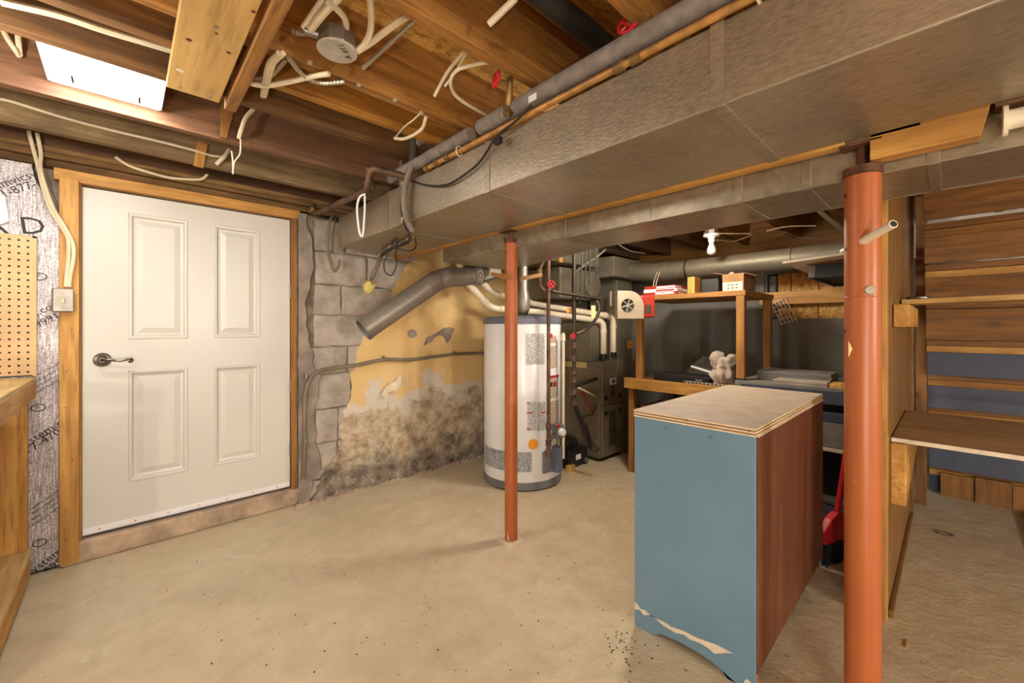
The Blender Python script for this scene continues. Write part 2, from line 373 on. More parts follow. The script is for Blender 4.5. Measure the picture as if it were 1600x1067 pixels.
def text(body, size, mat, org, xdir, ydir, parent=None, name='lettering', lift=0.0012, align='LEFT'):
    cu = bpy.data.curves.new(name, 'FONT'); cu.body = body; cu.size = size; cu.align_x = align; cu.extrude = 0.0002; cu.resolution_u = 2
    to = bpy.data.objects.new(name, cu); C.objects.link(to); bpy.context.view_layer.update()
    me = bpy.data.meshes.new_from_object(to.evaluated_get(bpy.context.evaluated_depsgraph_get()))
    bpy.data.objects.remove(to); me.name = name
    X = Vector(xdir).normalized(); Y = Vector(ydir).normalized(); Z = X.cross(Y); R = Matrix((X, Y, Z)).transposed()
    me.transform(R.to_4x4()); me.materials.clear(); me.materials.append(M[mat])
    o = bpy.data.objects.new(name, me); C.objects.link(o); o.location = Vector(org) + Z * lift
    if parent is not None: adopt(o, parent)
    return o
# ------------------------------------------------------------------ the shell of the basement
XL, XF, XS, YD, YB = -4.0, 3.65, 4.6, 2.9, -4.2       # left wall, far wall, stair-bay wall, door wall, wall behind the camera
ZB, ZT = 1.957, 2.20                                   # underside of joists, underside of the subfloor
def struct(o): o['kind'] = 'structure'; return o
struct(B('floor', 'floor', (XL - .1, XS + .1, YB - .1, YD + .3, -0.1, 0), bevel=0))
ceiling = MB().box(XL - .1, XS + .1, YB - .1, YD + .3, ZT, ZT + .05).build('ceiling', 'osb', None, world=True); struct(ceiling)
struct(B('wall_back', 'graywall', (XL - .1, XS + .1, YB - .1, YB, 0, ZT), bevel=0))
struct(B('wall_side', 'graywall', (XL - .1, XL, YB, YD + .3, 0, ZT), bevel=0))
wf = MB()
ZW = 1.68
wf.box(XF, XF + .15, 0.2, 0.25, 0, ZW).box(XF, XF + .15, 0.25, 1.00, 0, 1.19).box(XF, XF + .15, 0.25, 1.00, 1.555, ZW).box(XF, XF + .15, 1.00, YD, 0, ZW).box(XF + .15, XS, 0.2, YD, ZW - .08, ZW)
wall_far = struct(wf.build('wall_far', 'darkwall', None, world=True))
struct(B('wall_stair', 'graywall', (XS, XS + .1, YB, 0.25, 0, ZT), bevel=0)); B('rim_board', 'firY', (XS, XS + .1, .25, YD, ZW, ZT), wall_far, 0)
# door wall: solid backing round the opening
DX0, DX1, DZ0, DZ1 = -0.15, 0.764, 0.115, 1.805
wl = MB(); wl.box(XF, XS, YD, YD + .25, 0, 1.87).box(XL, DX0 - .01, YD, YD + .25, 0, 1.87).box(DX1 + .01, XF, YD, YD + .25, 0, 1.87).box(DX0 - .01, DX1 + .01, YD, YD + .25, 0, DZ0 - .02).box(DX0 - .01, DX1 + .01, YD, YD + .25, DZ1 + .01, 1.87)
wall_left = struct(wl.build('wall_left', 'mortar', None, world=True))
B('door_step', 'parge_pink', (DX0 - .07, DX1 + .06, YD - .06, YD, 0, DZ0 - .012), wall_left, 0.012)
# concrete blocks right of the door (joints recessed 10 mm)
rows = [0.0, 0.129, 0.359, 0.585, 0.816, 0.997, 1.208, 1.409, 1.627, 1.844]
joints = {1: [0.87, 1.05, 1.4], 2: [0.9, 1.055, 1.45], 3: [0.895, 1.143, 1.5], 4: [0.80, 1.116, 1.5], 5: [0.895, 1.257, 1.66], 6: [0.895, 1.073, 1.46, 1.86], 7: [0.905, 1.257, 1.66], 8: [0.9, 1.1, 1.5, 1.9], 0: [0.87, 1.3, 1.7]}
def rough_block(x0, x1, z0, z1, y0, y1, rnd, jit=0.008):
    "face outline with wobbling edges, slightly pillowed"
    n = 5; per = []
    for k in range(n): per.append((x0 + (x1 - x0) * k / n, z0))
    for k in range(n): per.append((x1, z0 + (z1 - z0) * k / n))
    for k in range(n): per.append((x1 - (x1 - x0) * k / n, z1))
    for k in range(n): per.append((x0, z1 - (z1 - z0) * k / n))
    per = [(x + rnd.uniform(-jit, jit), max(0.001, z + rnd.uniform(-jit, jit))) for x, z in per]
    cx, cz = (x0 + x1) / 2, (z0 + z1) / 2; m = len(per); b = MB()
    ring = [(x, y1, z) for x, z in per] + [(x, y0 + .006, z) for x, z in per] + [(cx + (x - cx) * .93, y0, cz + (z - cz) * .88) for x, z in per]
    fs = [(i + r * m, (i + 1) % m + r * m, (i + 1) % m + (r + 1) * m, i + (r + 1) * m) for r in range(2) for i in range(m)] + [tuple(range(2 * m, 3 * m))]
    return b.add(ring, fs)
rb = random.Random(3)
B('mortar_bed', 'mortar', (.80, 2.2, YD - .048, YD - .001, 0, 1.85), wall_left, 0)
for r, js in joints.items():
    for a, b_ in zip(js, js[1:] + [js[-1] + 0.4]):
        rough_block(a + .004, min(b_, 2.1) - .004, rows[r] + .004, rows[r + 1] - .004, YD - .061 - rb.uniform(0, .005), YD, rb, .005).build('block', 'block', wall_left)
# grey parging strip against the jamb, ragged right edge
rg = []
for k in range(40):
    z = 1.85 * k / 39; rg.append((.875 + .022 * math.sin(z * 9) + rb.uniform(-.012, .012) + (.05 if z < .85 and z > .15 else 0), z))
pst = MB(); 
for (x, z) in rg: pst.v += [Vector((.80, YD - .078, z)), Vector((x - .012, YD - .080, z)), Vector((x, YD - .06, z))]
for k in range(39): pst.f += [(3 * k, 3 * k + 1, 3 * k + 4, 3 * k + 3), (3 * k + 1, 3 * k + 2, 3 * k + 5, 3 * k + 4)]
pst.build('parging_strip', 'parge', wall_left, True)
# yellow plaster coat with a ragged left edge, thicker at the foot
edge = [(700, 388), (655, 396), (640, 412), (618, 438), (606, 470), (590, 500), (574, 520), (562, 545), (553, 575), (549, 600), (552, 625), (538, 642), (532, 668), (536, 695), (522, 715), (508, 735), (499, 755), (489, 783)]
er = []
for (a, b_) in zip(edge, edge[1:]):
    for k in range(4):
        f = k / 4; p = on_y(a[0] * (1 - f) + b_[0] * f + rb.uniform(-3, 3), a[1] * (1 - f) + b_[1] * f, 2.82); er.append((p.x, max(p.z, 0.02)))
er.append((0.87, 0.0)); NZ = len(er); pl = MB(); NXs = 26
for (x0, z) in er:
    for k in range(NXs + 1):
        x = x0 + (XF - x0) * (k / NXs) ** 1.3; f = max(0, 0.7 - z); yy = 2.825 - 0.05 * f ** 1.5 + 0.006 * math.sin(7 * x + 3 * z) * math.sin(5 * z + 1)
        pl.v.append(Vector((x, yy if k else yy + .012, z)))
for i in range(NZ - 1):
    for k in range(NXs):
        a = i * (NXs + 1) + k; pl.f.append((a, a + 1, a + NXs + 2, a + NXs + 1))
o = len(pl.v)
for i in range(NZ): pl.v.append(Vector((er[i][0], YD, er[i][1])))
for i in range(NZ - 1): pl.f.append((i * (NXs + 1), (i + 1) * (NXs + 1), o + i + 1, o + i))
pl.build('plaster_coat', 'plaster', wall_left, smooth=True, world=True)
# foot of the wall: crumbled mortar fillet on the floor
mf = MB()
for k in range(34):
    x = 0.80 + k * 0.045; y = 2.80 - .01 * math.sin(k); mf.lathe([(0.0, .018), (.016, .014), (.03, .003), (.034, 0)], (x, y + .01, 0), seg=7)
tag(mf.build('mortar_crumbs', 'parge_pink', wall_left, True), kind='stuff')

# ---- joists, rim, sill
def joist(y, x0, x1, mat, th=.04, z0=ZB, name='joist'):
    return B(name, mat, (x0, x1, y, y + th, z0, ZT), ceiling, .003)
joist(2.61, XL, XS, 'gray_joist', .045); joist(2.21, XL, XS, 'red_joist'); joist(1.78, XL, XS, 'oldX'); joist(1.385, XL, XS, 'fir' + 'X')
joist(1.55, XL, .30, 'oldX'); joist(1.58, .24, 1.2, 'gold', .035, name='sister_joist')
for y in [0.96, 0.56, 0.15] + [-0.26 - .41 * k for k in range(10)]: joist(y, XL, XS, 'firX')
B('rim_joist', 'rim', (XL, XS, YD - .02, YD + .03, 1.965, ZT), ceiling)
sl = [(1.936, 1.965, .05, 'sill'), (1.908, 1.934, .062, 'sill'), (1.872, 1.905, .045, 'sill')]
for z0, z1, dep, m in sl: B('sill_plate', m, (XL, XS, YD - dep, YD + .03, z0, z1), ceiling, .005)
# main beam under the joists and the deeper packing block beside the second post
B('main_beam', 'pineY', (1.455, 1.502, 0.20, 2.85, 1.633, ZB - .002), ceiling)
B('main_beam', 'gray_joist', (1.455, 1.502, 0.05, 0.2, 1.633, ZB - .002), ceiling)
B('main_beam', 'rimY' if 'rimY' in M else 'oldY', (1.455, 1.502, YB, -0.07, 1.633, ZB - .002), ceiling)
mbk = MB().prism([(1.455, 0.148, 1.575), (1.455, 0.148, 1.70), (1.455, -0.075, 1.70), (1.455, -0.05, 1.575)], (.05, 0, 0)).build('packing_block', 'pineY', ceiling, bevel=.002)
# boards nailed under the joists
tag(B('hanging_board', 'pale_ply', (0.10, 0.245, 0.3, 1.785, 1.925, 1.953), None), 'wide pale yellow board nailed flat under the joists beside the light panel', 'board')
tag(MB().box(.262, .298, .2, 1.80, 1.915, 1.953).build('nailer_strip', 'firY', None, bevel=.002), 'narrow wooden nailer running along the wide board under the joists', 'board')
tag(MB().prism([on_y(345, 158, 2.20), on_y(369, 158, 2.20), on_y(353, 219, 2.20), on_y(343, 217, 2.20)], (0, -.03, 0)).build('tapered_block', 'firZ', None, bevel=.002), 'short tapered wooden block nailed on the joist right of the light panel', 'wood block')
tag(MB().prism([on_y(302, 258, 2.594), on_y(318, 262, 2.594), on_y(325, 225, 2.594), on_y(308, 220, 2.594)], (0, .014, 0)).build('wood_cleat', 'pineZ', None, bevel=.001), 'small yellow wooden cleat on the grey joist above the door', 'wood block')
# ---- door
door = MB(); 
door_1 = bpy.data.objects.new('door_1', None); C.objects.link(door_1); door_1.location = ((DX0 + DX1) / 2, YD, DZ0); struct(door_1)
door_1['label'] = 'white four-panel interior door in a yellow wood frame'
YF = 2.875
panels = [(0.012, 0.254, 1.065, 1.710), (0.370, 0.600, 1.065, 1.715), (0.012, 0.254, 0.340, 0.905), (0.370, 0.600, 0.330, 0.900)]
xs = [DX0, 0.012, 0.254, 0.370, 0.600, DX1]; zr = [DZ0, 0.335, 0.905, 1.065, 1.7125, DZ1]; sl = MB()
for i in range(5):
    for j in range(5):
        if i in (1, 3) and j in (1, 3): continue
        sl.box(xs[i], xs[i + 1], YF, YF + .04, zr[j], zr[j + 1])
bmx = sl.mesh('door_slab'); bm = bmesh.new(); bm.from_mesh(bmx); bmesh.ops.remove_doubles(bm, verts=bm.verts, dist=1e-4)
seen = {}
for f in list(bm.faces):
    k = tuple(sorted(v.index for v in f.verts)); seen.setdefault(k, []).append(f)
dead = [f for k, fs in seen.items() if len(fs) > 1 for f in fs]; bmesh.ops.delete(bm, geom=dead, context='FACES'); bm.to_mesh(bmx); bm.free()
so = bpy.data.objects.new('door_slab', bmx); bmx.materials.append(M['door']); C.objects.link(so); adopt(so, door_1)
for (x0, x1, z0, z1) in panels:
    z0, z1 = (0.335, 0.905) if z0 < .5 else (1.065, 1.7125)
    p = MB(); lv = [(0, 0), (.004, -.004), (.014, -.003), (.022, .010), (.032, .012), (.058, .004), (.062, .004)]
    for k, (ins, dy) in enumerate(lv):
        for (x, z) in ((x0 + ins, z0 + ins), (x1 - ins, z0 + ins), (x1 - ins, z1 - ins), (x0 + ins, z1 - ins)): p.v.append(Vector((x, YF + dy, z)))
    for k in range(len(lv) - 1):
        for q in range(4): p.f.append((k * 4 + q, k * 4 + (q + 1) % 4, k * 4 + 4 + (q + 1) % 4, k * 4 + 4 + q))
    e = (len(lv) - 1) * 4; p.f.append((e, e + 1, e + 2, e + 3)); p.build('door_panel', 'door', door_1)
sw = B('door_sweep', 'sweep', (DX0 + .002, DX1 - .002, YF - .008, YF, DZ0 + .006, DZ0 + .034), door_1, .002)
for k in range(7): MB().lathe([(0, .002), (.004, .001), (.004, 0)], (DX0 + .06 + k * .13, YF - .008, DZ0 + .02), (0, -1, 0), 8).build('screw', 'steel', sw)
hc = on_y(160, 562, YF)
rose = MB().lathe([(0, .022), (.014, .022), (.018, .014), (.03, .012), (.034, .006), (.034, 0)], hc, (0, -1, 0), 20).build('handle_rose', 'nickel', door_1, True)
lev = [hc + Vector(q) for q in ((0, -.03, 0), (0, -.05, 0), (.025, -.055, .002), (.05, -.055, -.004), (.075, -.055, -.004), (.098, -.055, .004), (.108, -.055, -.004), (.103, -.055, -.013), (.095, -.055, -.009))]
MB().tube(sm(lev), .006, 8, radii=None).build('lever', 'nickel', rose, True)
fj = B('door_jamb', 'pineZ', (-0.222, DX0 - .008, 2.835, YD, 0.015, 1.83), door_1)
B('door_stop', 'firZ', (DX0 - .008, DX0 - .001, 2.85, YD, 0.06, 1.812), door_1, .001)
B('door_jamb', 'firZ', (DX1 + .004, 0.800, 2.845, YD, 0.06, 1.815), door_1)
B('door_head', 'pineX', (-0.24, 0.815, 2.84, YD, 1.815, 1.868), door_1)
for z in (1.35, .75, .35): B('hinge', 'steel', (DX1 - .004, DX1 + .008, YF - .006, YF + .002, z - .04, z + .04), door_1, .001)
B('strike_latch', 'nickel', (DX0 - .006, DX0 - .001, YF - .006, YF, .95, .99), door_1, .001)
for zz in (1.35, 1.12, .92, .75, .5, .27, .13):
    MB().lathe([(0, .0012), (.003, .001), (.003, 0)], (-.19 + .012 * math.sin(zz * 40), 2.835, zz), (0, -1, 0), 6).build('nail', 'post_rust', fj)
# ---- partition beside the second post
part = struct(MB().box(2.19, 3.45, 0.186, 0.198, 0.02, ZB).build('wall_partition', 'panelling', None))
B('stud', 'pineZ', (2.115, 2.155, 0.165, 0.245, 0.0, ZB), part)
for k in range(8):
    x = 2.16 + k * .16; B('panel_board', 'panelling', (x, min(x + .156, 3.45), 0.166, 0.186, 0.03, ZB), part, .003)
for k in range(6): B('panel_board', 'panelling', (2.16 + k * .21, min(2.16 + k * .21 + .206, 3.45), 0.198, 0.212, 0.03, ZB), part, .003)
B('base_trim', 'panelling', (2.16, 3.4, 0.150, 0.165, 0.0, 0.03), part)
for z in (.75, .69): MB().lathe([(0, .001), (.006, .001), (.006, 0)], (2.115, .19, z), (-1, 0, 0), 8).build('screw', 'post_rust', part)
struct(B('wall_stud', 'stairZ', (3.46, 3.50, 0.152, 0.20, 0, ZB))); struct(B('wall_stud', 'stairZ', (3.68, 3.72, 0.102, 0.152, 0, ZB)))
# ---- boarded window in the far wall
win = bpy.data.objects.new('window_1', None); C.objects.link(win); win.location = (XF + .05, .62, 1.19); struct(win); win['label'] = 'far wall window boarded over with strand board'
B('window_frame', 'darkwall', (XF + .02, XF + .10, 0.25, 1.0, 1.54, 1.555), win); B('window_frame', 'darkwall', (XF + .02, XF + .10, 0.985, 1.0, 1.19, 1.54), win)
for y0, y1 in ((.25, .40), (.405, .66), (.665, .83), (.835, .92)):
    for z0, z1 in ((1.19, 1.335), (1.34, 1.54)): B('board_panel', 'osb', (XF + .06, XF + .075, y0, y1, z0, z1), win, .001)
B('backing', 'black', (XF + .10, XF + .11, .25, 1.0, 1.19, 1.555), win, 0); B('side_liner', 'tile', (XF + .05, XF + .09, .93, .98, 1.20, 1.53), win, .01)  # black backing added to block outside light in the board gaps
B('cross_board', 'pineY', (XF - .012, XF + .02, 0.25, 1.03, 1.30, 1.395), win)

hbd = bpy.data.objects['hanging_board']
for u, v, r_, m_ in ((338, 42, .006, 'steel'), (338, 52, .004, 'post_rust'), (282, 110, .010, 'chip'), (295, 62, .007, 'post_rust'), (283, 137, .005, 'steel'), (328, 151, .005, 'steel'), (357, 82, .006, 'post_rust'), (396, 18, .005, 'post_rust')):
    p = on_z(u, v, 1.925); MB().lathe([(0, .0012), (r_, .001), (r_, 0)], (p.x, p.y, 1.925), (0, 0, -1), 9).build('nail' if r_ < .009 else 'paint_fleck', m_, hbd)
# ------------------------------------------------------------------ ducts
def duct(name, label, ext, seams, mat='duct', group=None, end=True):
    x0, x1, y0, y1, z0, z1 = ext; t_ = thing(name, label, 'duct', ((x0 + x1) / 2, (y0 + y1) / 2, z0), group)
    B('trunk', mat, ext, t_, .004)
    for y in seams: B('seam_band', mat, (x0 - .003, x1 + .003, y - .016, y + .016, z0 - .003, z1 + .002), t_, .001)
    return t_
d1 = duct('main_duct', 'broad galvanised trunk duct carrying the grey insulated pipe', (1.0, 1.45, -1.6, 2.69, 1.638, 1.83), (1.20, 0.37, 2.0, -.6, -1.2), 'duct')
B('hanger_strap', 'duct2', (0.992, 0.998, 1.85, 1.875, 1.638, 1.95), d1, .001)
d2 = thing('second_duct', 'smooth galvanised trunk duct tucked behind the beam', 'duct', (1.66, .5, 1.547))
MB().box(1.512, 1.82, -1.8, 1.25, 1.547, 1.80).build('trunk', 'duct2', d2, bevel=.003)
MB().prism([(1.512, 1.25, 1.547), (1.82, 1.25, 1.547), (2.02, 2.0, 1.547), (2.02, 2.25, 1.547), (1.50, 2.25, 1.547), (1.47, 1.9, 1.547)], (0, 0, .25)).build('taper_section', 'duct2', d2, bevel=.003)
for y in (1.25, .82, .49, .30, .03, -.2): B('seam_band', 'duct2', (1.508, 1.824, y - .012, y + .012, 1.544, 1.803), d2, .001)
MB().box(1.505, 1.512, -1.8, 1.9, 1.545, 1.551).build('folded_edge', 'duct2', d2); MB().box(1.82, 1.826, -1.8, 1.25, 1.545, 1.551).build('folded_edge', 'duct2', d2)
rd = thing('round_duct', 'round galvanised duct running along the dark far wall', 'duct', (3.35, 1.2, 1.52))
MB().tube([(3.36, -.2 + .45, 1.60), (3.36, 1.62, 1.60)], .075, 20).build('pipe', 'duct_dark', rd, True)
MB().tube(sm([(3.36, 1.62, 1.60), (3.36, 1.78, 1.605), (3.37, 1.98, 1.63)]), .082, 20).build('elbow', 'duct_dark', rd, True)
for y in (1.47, 1.56, 1.62, 1.69, 1.76, .75): MB().tube([(3.36, y - .006, 1.60), (3.36, y + .006, 1.60)], .081, 20).build('joint_band', 'black_iron' if y == 1.47 else 'duct_dark', rd, True)
# return box and column
rc = thing('return_duct', 'dark square duct column standing beside the furnace', 'duct', (3.3, 2.2, 0))
B('column', 'duct_dark', (3.222, 3.48, 2.05, 2.35, 0.60, 1.56), rc, .004); B('top_box', 'duct_dark', (3.06, 3.52, 1.98, 2.4, 1.565, 1.74), rc, .004)
MB().prism([(3.23, 2.0, 0), (3.55, 2.0, 0), (3.55, 2.0, .38), (3.46, 2.0, .62), (3.46, 2.0, .80), (3.23, 2.0, .86)], (0, .5, 0)).build('boot', 'duct_dark', rc, bevel=.004)
MB().box(3.23, 3.552, 1.994, 2.0, .40, .412).build('seam_band', 'duct_dark', rc); MB().box(3.23, 3.47, 1.994, 2.0, .61, .622).build('seam_band', 'duct_dark', rc)
B('caution_sticker', 'orange', (3.40, 3.478, 2.046, 2.05, .93, 1.0), rc, 0); MB().lathe([(0, .002), (.012, .001), (.012, 0)], (3.44, 2.046, .965), (0, -1, 0), 8).build('sticker_mark', 'redpaint', rc)
# ------------------------------------------------------------------ furnace
fu = thing('furnace', 'tan enamelled gas furnace behind the water heater', 'furnace', (3.05, 2.3, 0))
B('body', 'furnace', (2.88, 3.215, 2.0, 2.62, .03, .84), fu, .006); B('base_frame', 'furnace_dark', (2.90, 3.2, 2.02, 2.6, 0, .032), fu)
for z0, z1 in ((.47, .835), (.035, .462)):
    pn = B('front_panel', 'furnace', (2.895, 3.20, 1.985, 2.0, z0, z1), fu, .006)
    for x in (2.945, 3.15):
        zz = z0 + .06 if z0 > .3 else z1 - .06
        MB().lathe([(0, .012), (.018, .010), (.022, 0)], (x, 1.985, zz), (0, -1, 0), 14).build('latch_knob', 'black', pn, True)
    if z0 < .3:
        for k in range(12): B('louvre', 'furnace_dark', (2.99, 3.09, 1.98, 1.988, .12 + k * .025, .132 + k * .025), pn, .001)
    else:
        for k in range(5): B('louvre', 'furnace_dark', (3.02, 3.075, 1.98, 1.988, .54 + k * .018, .549 + k * .018), pn, .001)
        for a, b_ in (((2.97, .80), (3.0, .70)), ((3.14, .80), (3.10, .70))): MB().bar((a[0], 1.984, a[1]), (b_[0], 1.984, b_[1]), .006, .006).build('pressed_rib', 'furnace', pn)
        bd = B('badge', 'white', (3.01, 3.10, 1.981, 1.985, .635, .69), pn, .001); B('badge_print', 'greyblue', (3.025, 3.085, 1.979, 1.981, .645, .68), bd, 0)
B('plenum', 'duct_dark', (2.84, 3.14, 2.06, 2.6, .84, 1.165), fu, .004); B('plenum_neck', 'duct_dark', (2.90, 3.12, 2.3, 2.6, 1.166, 1.36), fu, .004)
B('label_strip', 'yellowtag', (2.876, 2.88, 2.13, 2.40, .775, .825), fu, 0)
up = thing('supply_plenum', 'large dusty grey sheet-metal plenum hanging over the furnace', 'duct', (2.9, 2.4, 1.25))
B('lower_box', 'duct_dark', (2.55, 3.05, 2.15, 2.7, 1.362, 1.62), up, .01); B('upper_box', 'duct_dark', (2.1, 2.95, 2.05, 2.72, 1.63, 1.90), up, .01)
MB().tube([(2.96, 2.12, 1.50), (2.96, 2.15, 1.50)], .11, 24).build('round_collar', 'duct_dark', up, True)
B('cleat', 'pineZ', (2.40, 2.44, 2.03, 2.05, 1.62, 1.80), up)
# wiring and gas nipple on the furnace side
gx = 2.88
cable('gas_nipple', 'short black gas pipe entering the furnace side', [at(897, 603, 3.02), on_x(932, 592, gx - .005)], .016, 'black_iron', 'pipe', smooth=False)
cable('red_flex_wire', 'red flexible wire sagging across the furnace side', [at(903, 612, 3.05), at(915, 620, 3.2), at(922, 634, 3.25), on_x(925, 645, gx - .012), on_x(928, 648, gx - .012)], .007, 'redpaint', 'wire')
cable('white_flex_wire', 'pale flexible wire with connector at the furnace side', [at(904, 606, 3.04), at(915, 611, 3.15), on_x(930, 619, gx - .012)], .007, 'cable', 'wire')
cable('black_drain_hose', 'black drain hose rising from the condensate pump', [at(899, 636, 3.1), at(906, 652, 3.1), at(915, 675, 3.1), at(922, 700, 3.1)], .016, 'black', 'hose')
cable('pump_cord', 'thin black pump cord looping beside the drain hose', [at(908, 658, 3.08), at(914, 650, 3.15), at(926, 646, 3.25), on_x(931, 632, gx - .01)], .005, 'black', 'wire')
cable('pump_cord', 'thin black pump cord lying in a loop by the furnace base', [at(916, 660, 3.08), at(921, 680, 3.08), at(928, 696, 3.08), at(936, 700, 3.06), at(930, 706, 3.06), at(920, 700, 3.06)], .005, 'black', 'wire')
pu = thing('condensate_pump', 'black condensate pump box on the floor beside the furnace', 'pump', (2.68, 2.17, 0))
B('tank', 'black', (2.56, 2.80, 2.06, 2.30, .0, .14), pu, .015); B('motor_cover', 'black', (2.61, 2.75, 2.12, 2.28, .141, .20), pu, .012)
B('warning_label', 'white', (2.64, 2.70, 2.055, 2.06, .06, .10), pu, 0); MB().tube([(2.77, 2.04, .035), (2.77, 2.06, .035)], .018, 10).build('drain_cap', 'grey', pu, True)
B('wood_shim', 'pale_ply', (2.50, 2.58, 2.02, 2.05, 0, .05), pu)
# ------------------------------------------------------------------ water heater
HX, HY, HR = 2.184, 2.211, .288
he = thing('water_heater', 'tall white cylindrical gas water heater with print labels', 'water heater', (HX, HY, 0))
MB().lathe([(HR - .01, .005), (HR + .004, .01), (HR + .004, .055), (HR - .004, .06)], (HX, HY, 0), seg=48).build('base_ring', 'grey', he, True)
MB().lathe([(0, .06), (HR - .002, .06), (HR, .065), (HR, 1.155), (HR - .002, 1.16), (0, 1.16)], (HX, HY, 0), seg=56).build('tank', 'white', he, True)
MB().lathe([(HR + .004, 1.15), (HR + .004, 1.185), (HR - .012, 1.20), (.08, 1.215), (0, 1.215)], (HX, HY, 0), seg=48).build('top_cap', 'heatercap', he, True)
def ang(u):  # bearing of a sight column on the tank face
    a = (u - 800) / F_PX; d = Vector((FW[0] + RT[0] * a, FW[1] + RT[1] * a)); c = Vector((HX, HY)); A = d.dot(d); Bq = d.dot(c); Cq = c.dot(c) - HR * HR
    t_ = (Bq - math.sqrt(max(0, Bq * Bq - A * Cq))) / A; p = d * t_ - c; return math.atan2(p.y, p.x) % (2 * math.pi), t_
def patch(name, mat, u0, u1, v0, v1, lift=.0015, par=None):
    a0, t0 = ang(u0); a1, t1 = ang(u1); tm = (t0 + t1) / 2
    z0, z1 = EYE + (HOR - v1) / F_PX * tm, EYE + (HOR - v0) / F_PX * tm
    return MB().lathe([(HR + lift, z0), (HR + lift, z1)], (HX, HY, 0), seg=14, a0=a0, a1=a1).build(name, mat, par or he, True)
patch('instruction_label', 'print', 822, 851, 521, 569); patch('logo_patch', 'print_warm', 859, 869, 524, 536); patch('logo_dot', 'red', 859, 863, 521, 528)
patch('notice_label', 'print_warm', 858, 870, 540, 575); w_ = patch('warning_label', 'print_warm', 858, 872, 588, 621, .002); patch('warning_border', 'redpaint', 857.5, 872.5, 586, 590, .0025); patch('warning_symbol', 'redpaint', 864, 869, 596, 604, .003); patch('warning_symbol', 'ink', 859, 863, 597, 604, .003)
patch('safety_label', 'print', 824, 838, 628, 673); patch('safety_label', 'print', 839, 852, 628, 673); patch('rating_label', 'print_warm', 857, 873, 625, 664)
for u0, u1, v in ((823, 827, 628), (823, 832, 644), (845, 852, 643), (823, 828, 669)): patch('red_heading', 'red', u0, u1, v, v + 2, .0028)
patch('grey_band', 'band', 757, 831, 699, 729, .001)
a0, t0 = ang(833); oc = Vector((HX + math.cos(a0) * HR, HY + math.sin(a0) * HR, EYE + (HOR - 694) / F_PX * t0)); nrm = Vector((math.cos(a0), math.sin(a0), 0))
MB().lathe([(0, .003), (.036, .003), (.036, 0)], oc - nrm * .001, nrm, 24).build('orange_sticker', 'orange', he, True)
a0, t0 = ang(858); c0 = Vector((HX + math.cos(a0) * HR, HY + math.sin(a0) * HR, 0)); nr = Vector((math.cos(a0), math.sin(a0), 0)); tn = Vector((-nr.y, nr.x, 0))
MB().obox(c0 + Vector((0, 0, .19)) + nr * .0, nr * .012, tn * .06, (0, 0, .075)).build('burner_door', 'grey', he, bevel=.004)
MB().obox(c0 + tn * .055 + Vector((0, 0, .20)) + nr * .02, nr * .03, tn * .032, (0, 0, .09)).build('burner_cover', 'greyblue', he, bevel=.008)
gv = c0 + tn * .05 + nr * .035 + Vector((0, 0, .40)); vv = MB().obox(gv, nr * .03, tn * .035, (0, 0, .05)).build('gas_valve', 'grey', he, bevel=.008)
MB().lathe([(0, .03), (.022, .03), (.026, .02), (.026, 0)], gv + nr * .03, nr, 16).build('valve_dial', 'white', vv, True); MB().lathe([(0, .012), (.012, .01), (.012, 0)], gv + nr * .03 + Vector((0, 0, .045)) - tn * .03, nr, 10).build('red_button', 'red', vv, True)
for s_ in (-.012, .012): MB().tube([gv + tn * s_ + nr * .01 - Vector((0, 0, .05)), gv + tn * s_ + nr * .01 - Vector((0, 0, .13))], .005, 6).build('pilot_tube', 'brass', vv, True)
MB().lathe([(.040, 1.235), (.052, 1.26), (.052, 1.34), (.046, 1.37), (.036, 1.41), (.034, 1.60)], (HX + .01, HY, 0), seg=20).build('draft_hood', 'flue', he, True)
for k in range(3): MB().box(HX + .06 * math.cos(k * 2.1 + .4) - .005, HX + .06 * math.cos(k * 2.1 + .4) + .005, HY + .06 * math.sin(k * 2.1 + .4) - .005, HY + .06 * math.sin(k * 2.1 + .4) + .005, 1.21, 1.25).build('hood_leg', 'black_iron', he)
# ------------------------------------------------------------------ pipes round the heater
def pvc(name, label, pts, r=.025):
    t_ = thing(name, label, 'pipe', pts[-1]); e = elbow(pts, .06); MB().tube(e, r, 14).build('pipe', 'pvc', t_, True)
    for i in range(1, len(pts) - 1):
        for q in (pts[i - 1], pts[i + 1]):
            d = (Vector(q) - Vector(pts[i])); L = d.length; d.normalize(); c = Vector(pts[i]) + d * min(.07, L * .45)
            MB().tube([c, c + d * .03], r * 1.18, 14).build('coupling', 'pvc', t_, True)
    MB().tube([Vector(pts[-1]), Vector(pts[-1]) + Vector((0, 0, .05))], r * 1.25, 12).build('rubber_boot', 'black', t_, True)
    return t_
pvc('vent_pipe', 'lower white plastic vent pipe bending past the flue down to the furnace', [at(694, 393, 2.80), at(718, 388, 2.92), at(718, 428, 2.92), at(768, 482, 3.10), at(838, 487, 3.25), at(943, 502, 3.5), at(943, 562, 3.5)])
pvc('intake_pipe', 'upper white plastic intake pipe running beside the lower one to the furnace', [at(738, 428, 3.25), at(772, 459, 3.3), at(840, 476, 3.42), at(958, 495, 3.6), at(958, 559, 3.6)])
fp = thing('flue_pipe', 'loose open-ended galvanised flue pipe slanting in front of the yellow wall', 'pipe', at(568, 518, 2.5))
fa, fb, fc = at(568, 516, 2.55), at(690, 433, 2.85), at(748, 431, 3.02)
pp = MB().tube(elbow([fa, fb, fc], .09), .070, 24, cap=False); pp.tube(elbow([fa, fb, fc], .09), .068, 24, cap=False); pp.build('pipe', 'flue', fp, True)
dd = (fb - fa).normalized(); MB().tube([fa, fa + dd * .02], .0725, 24, cap=False).build('rolled_rim', 'flue', fp, True)
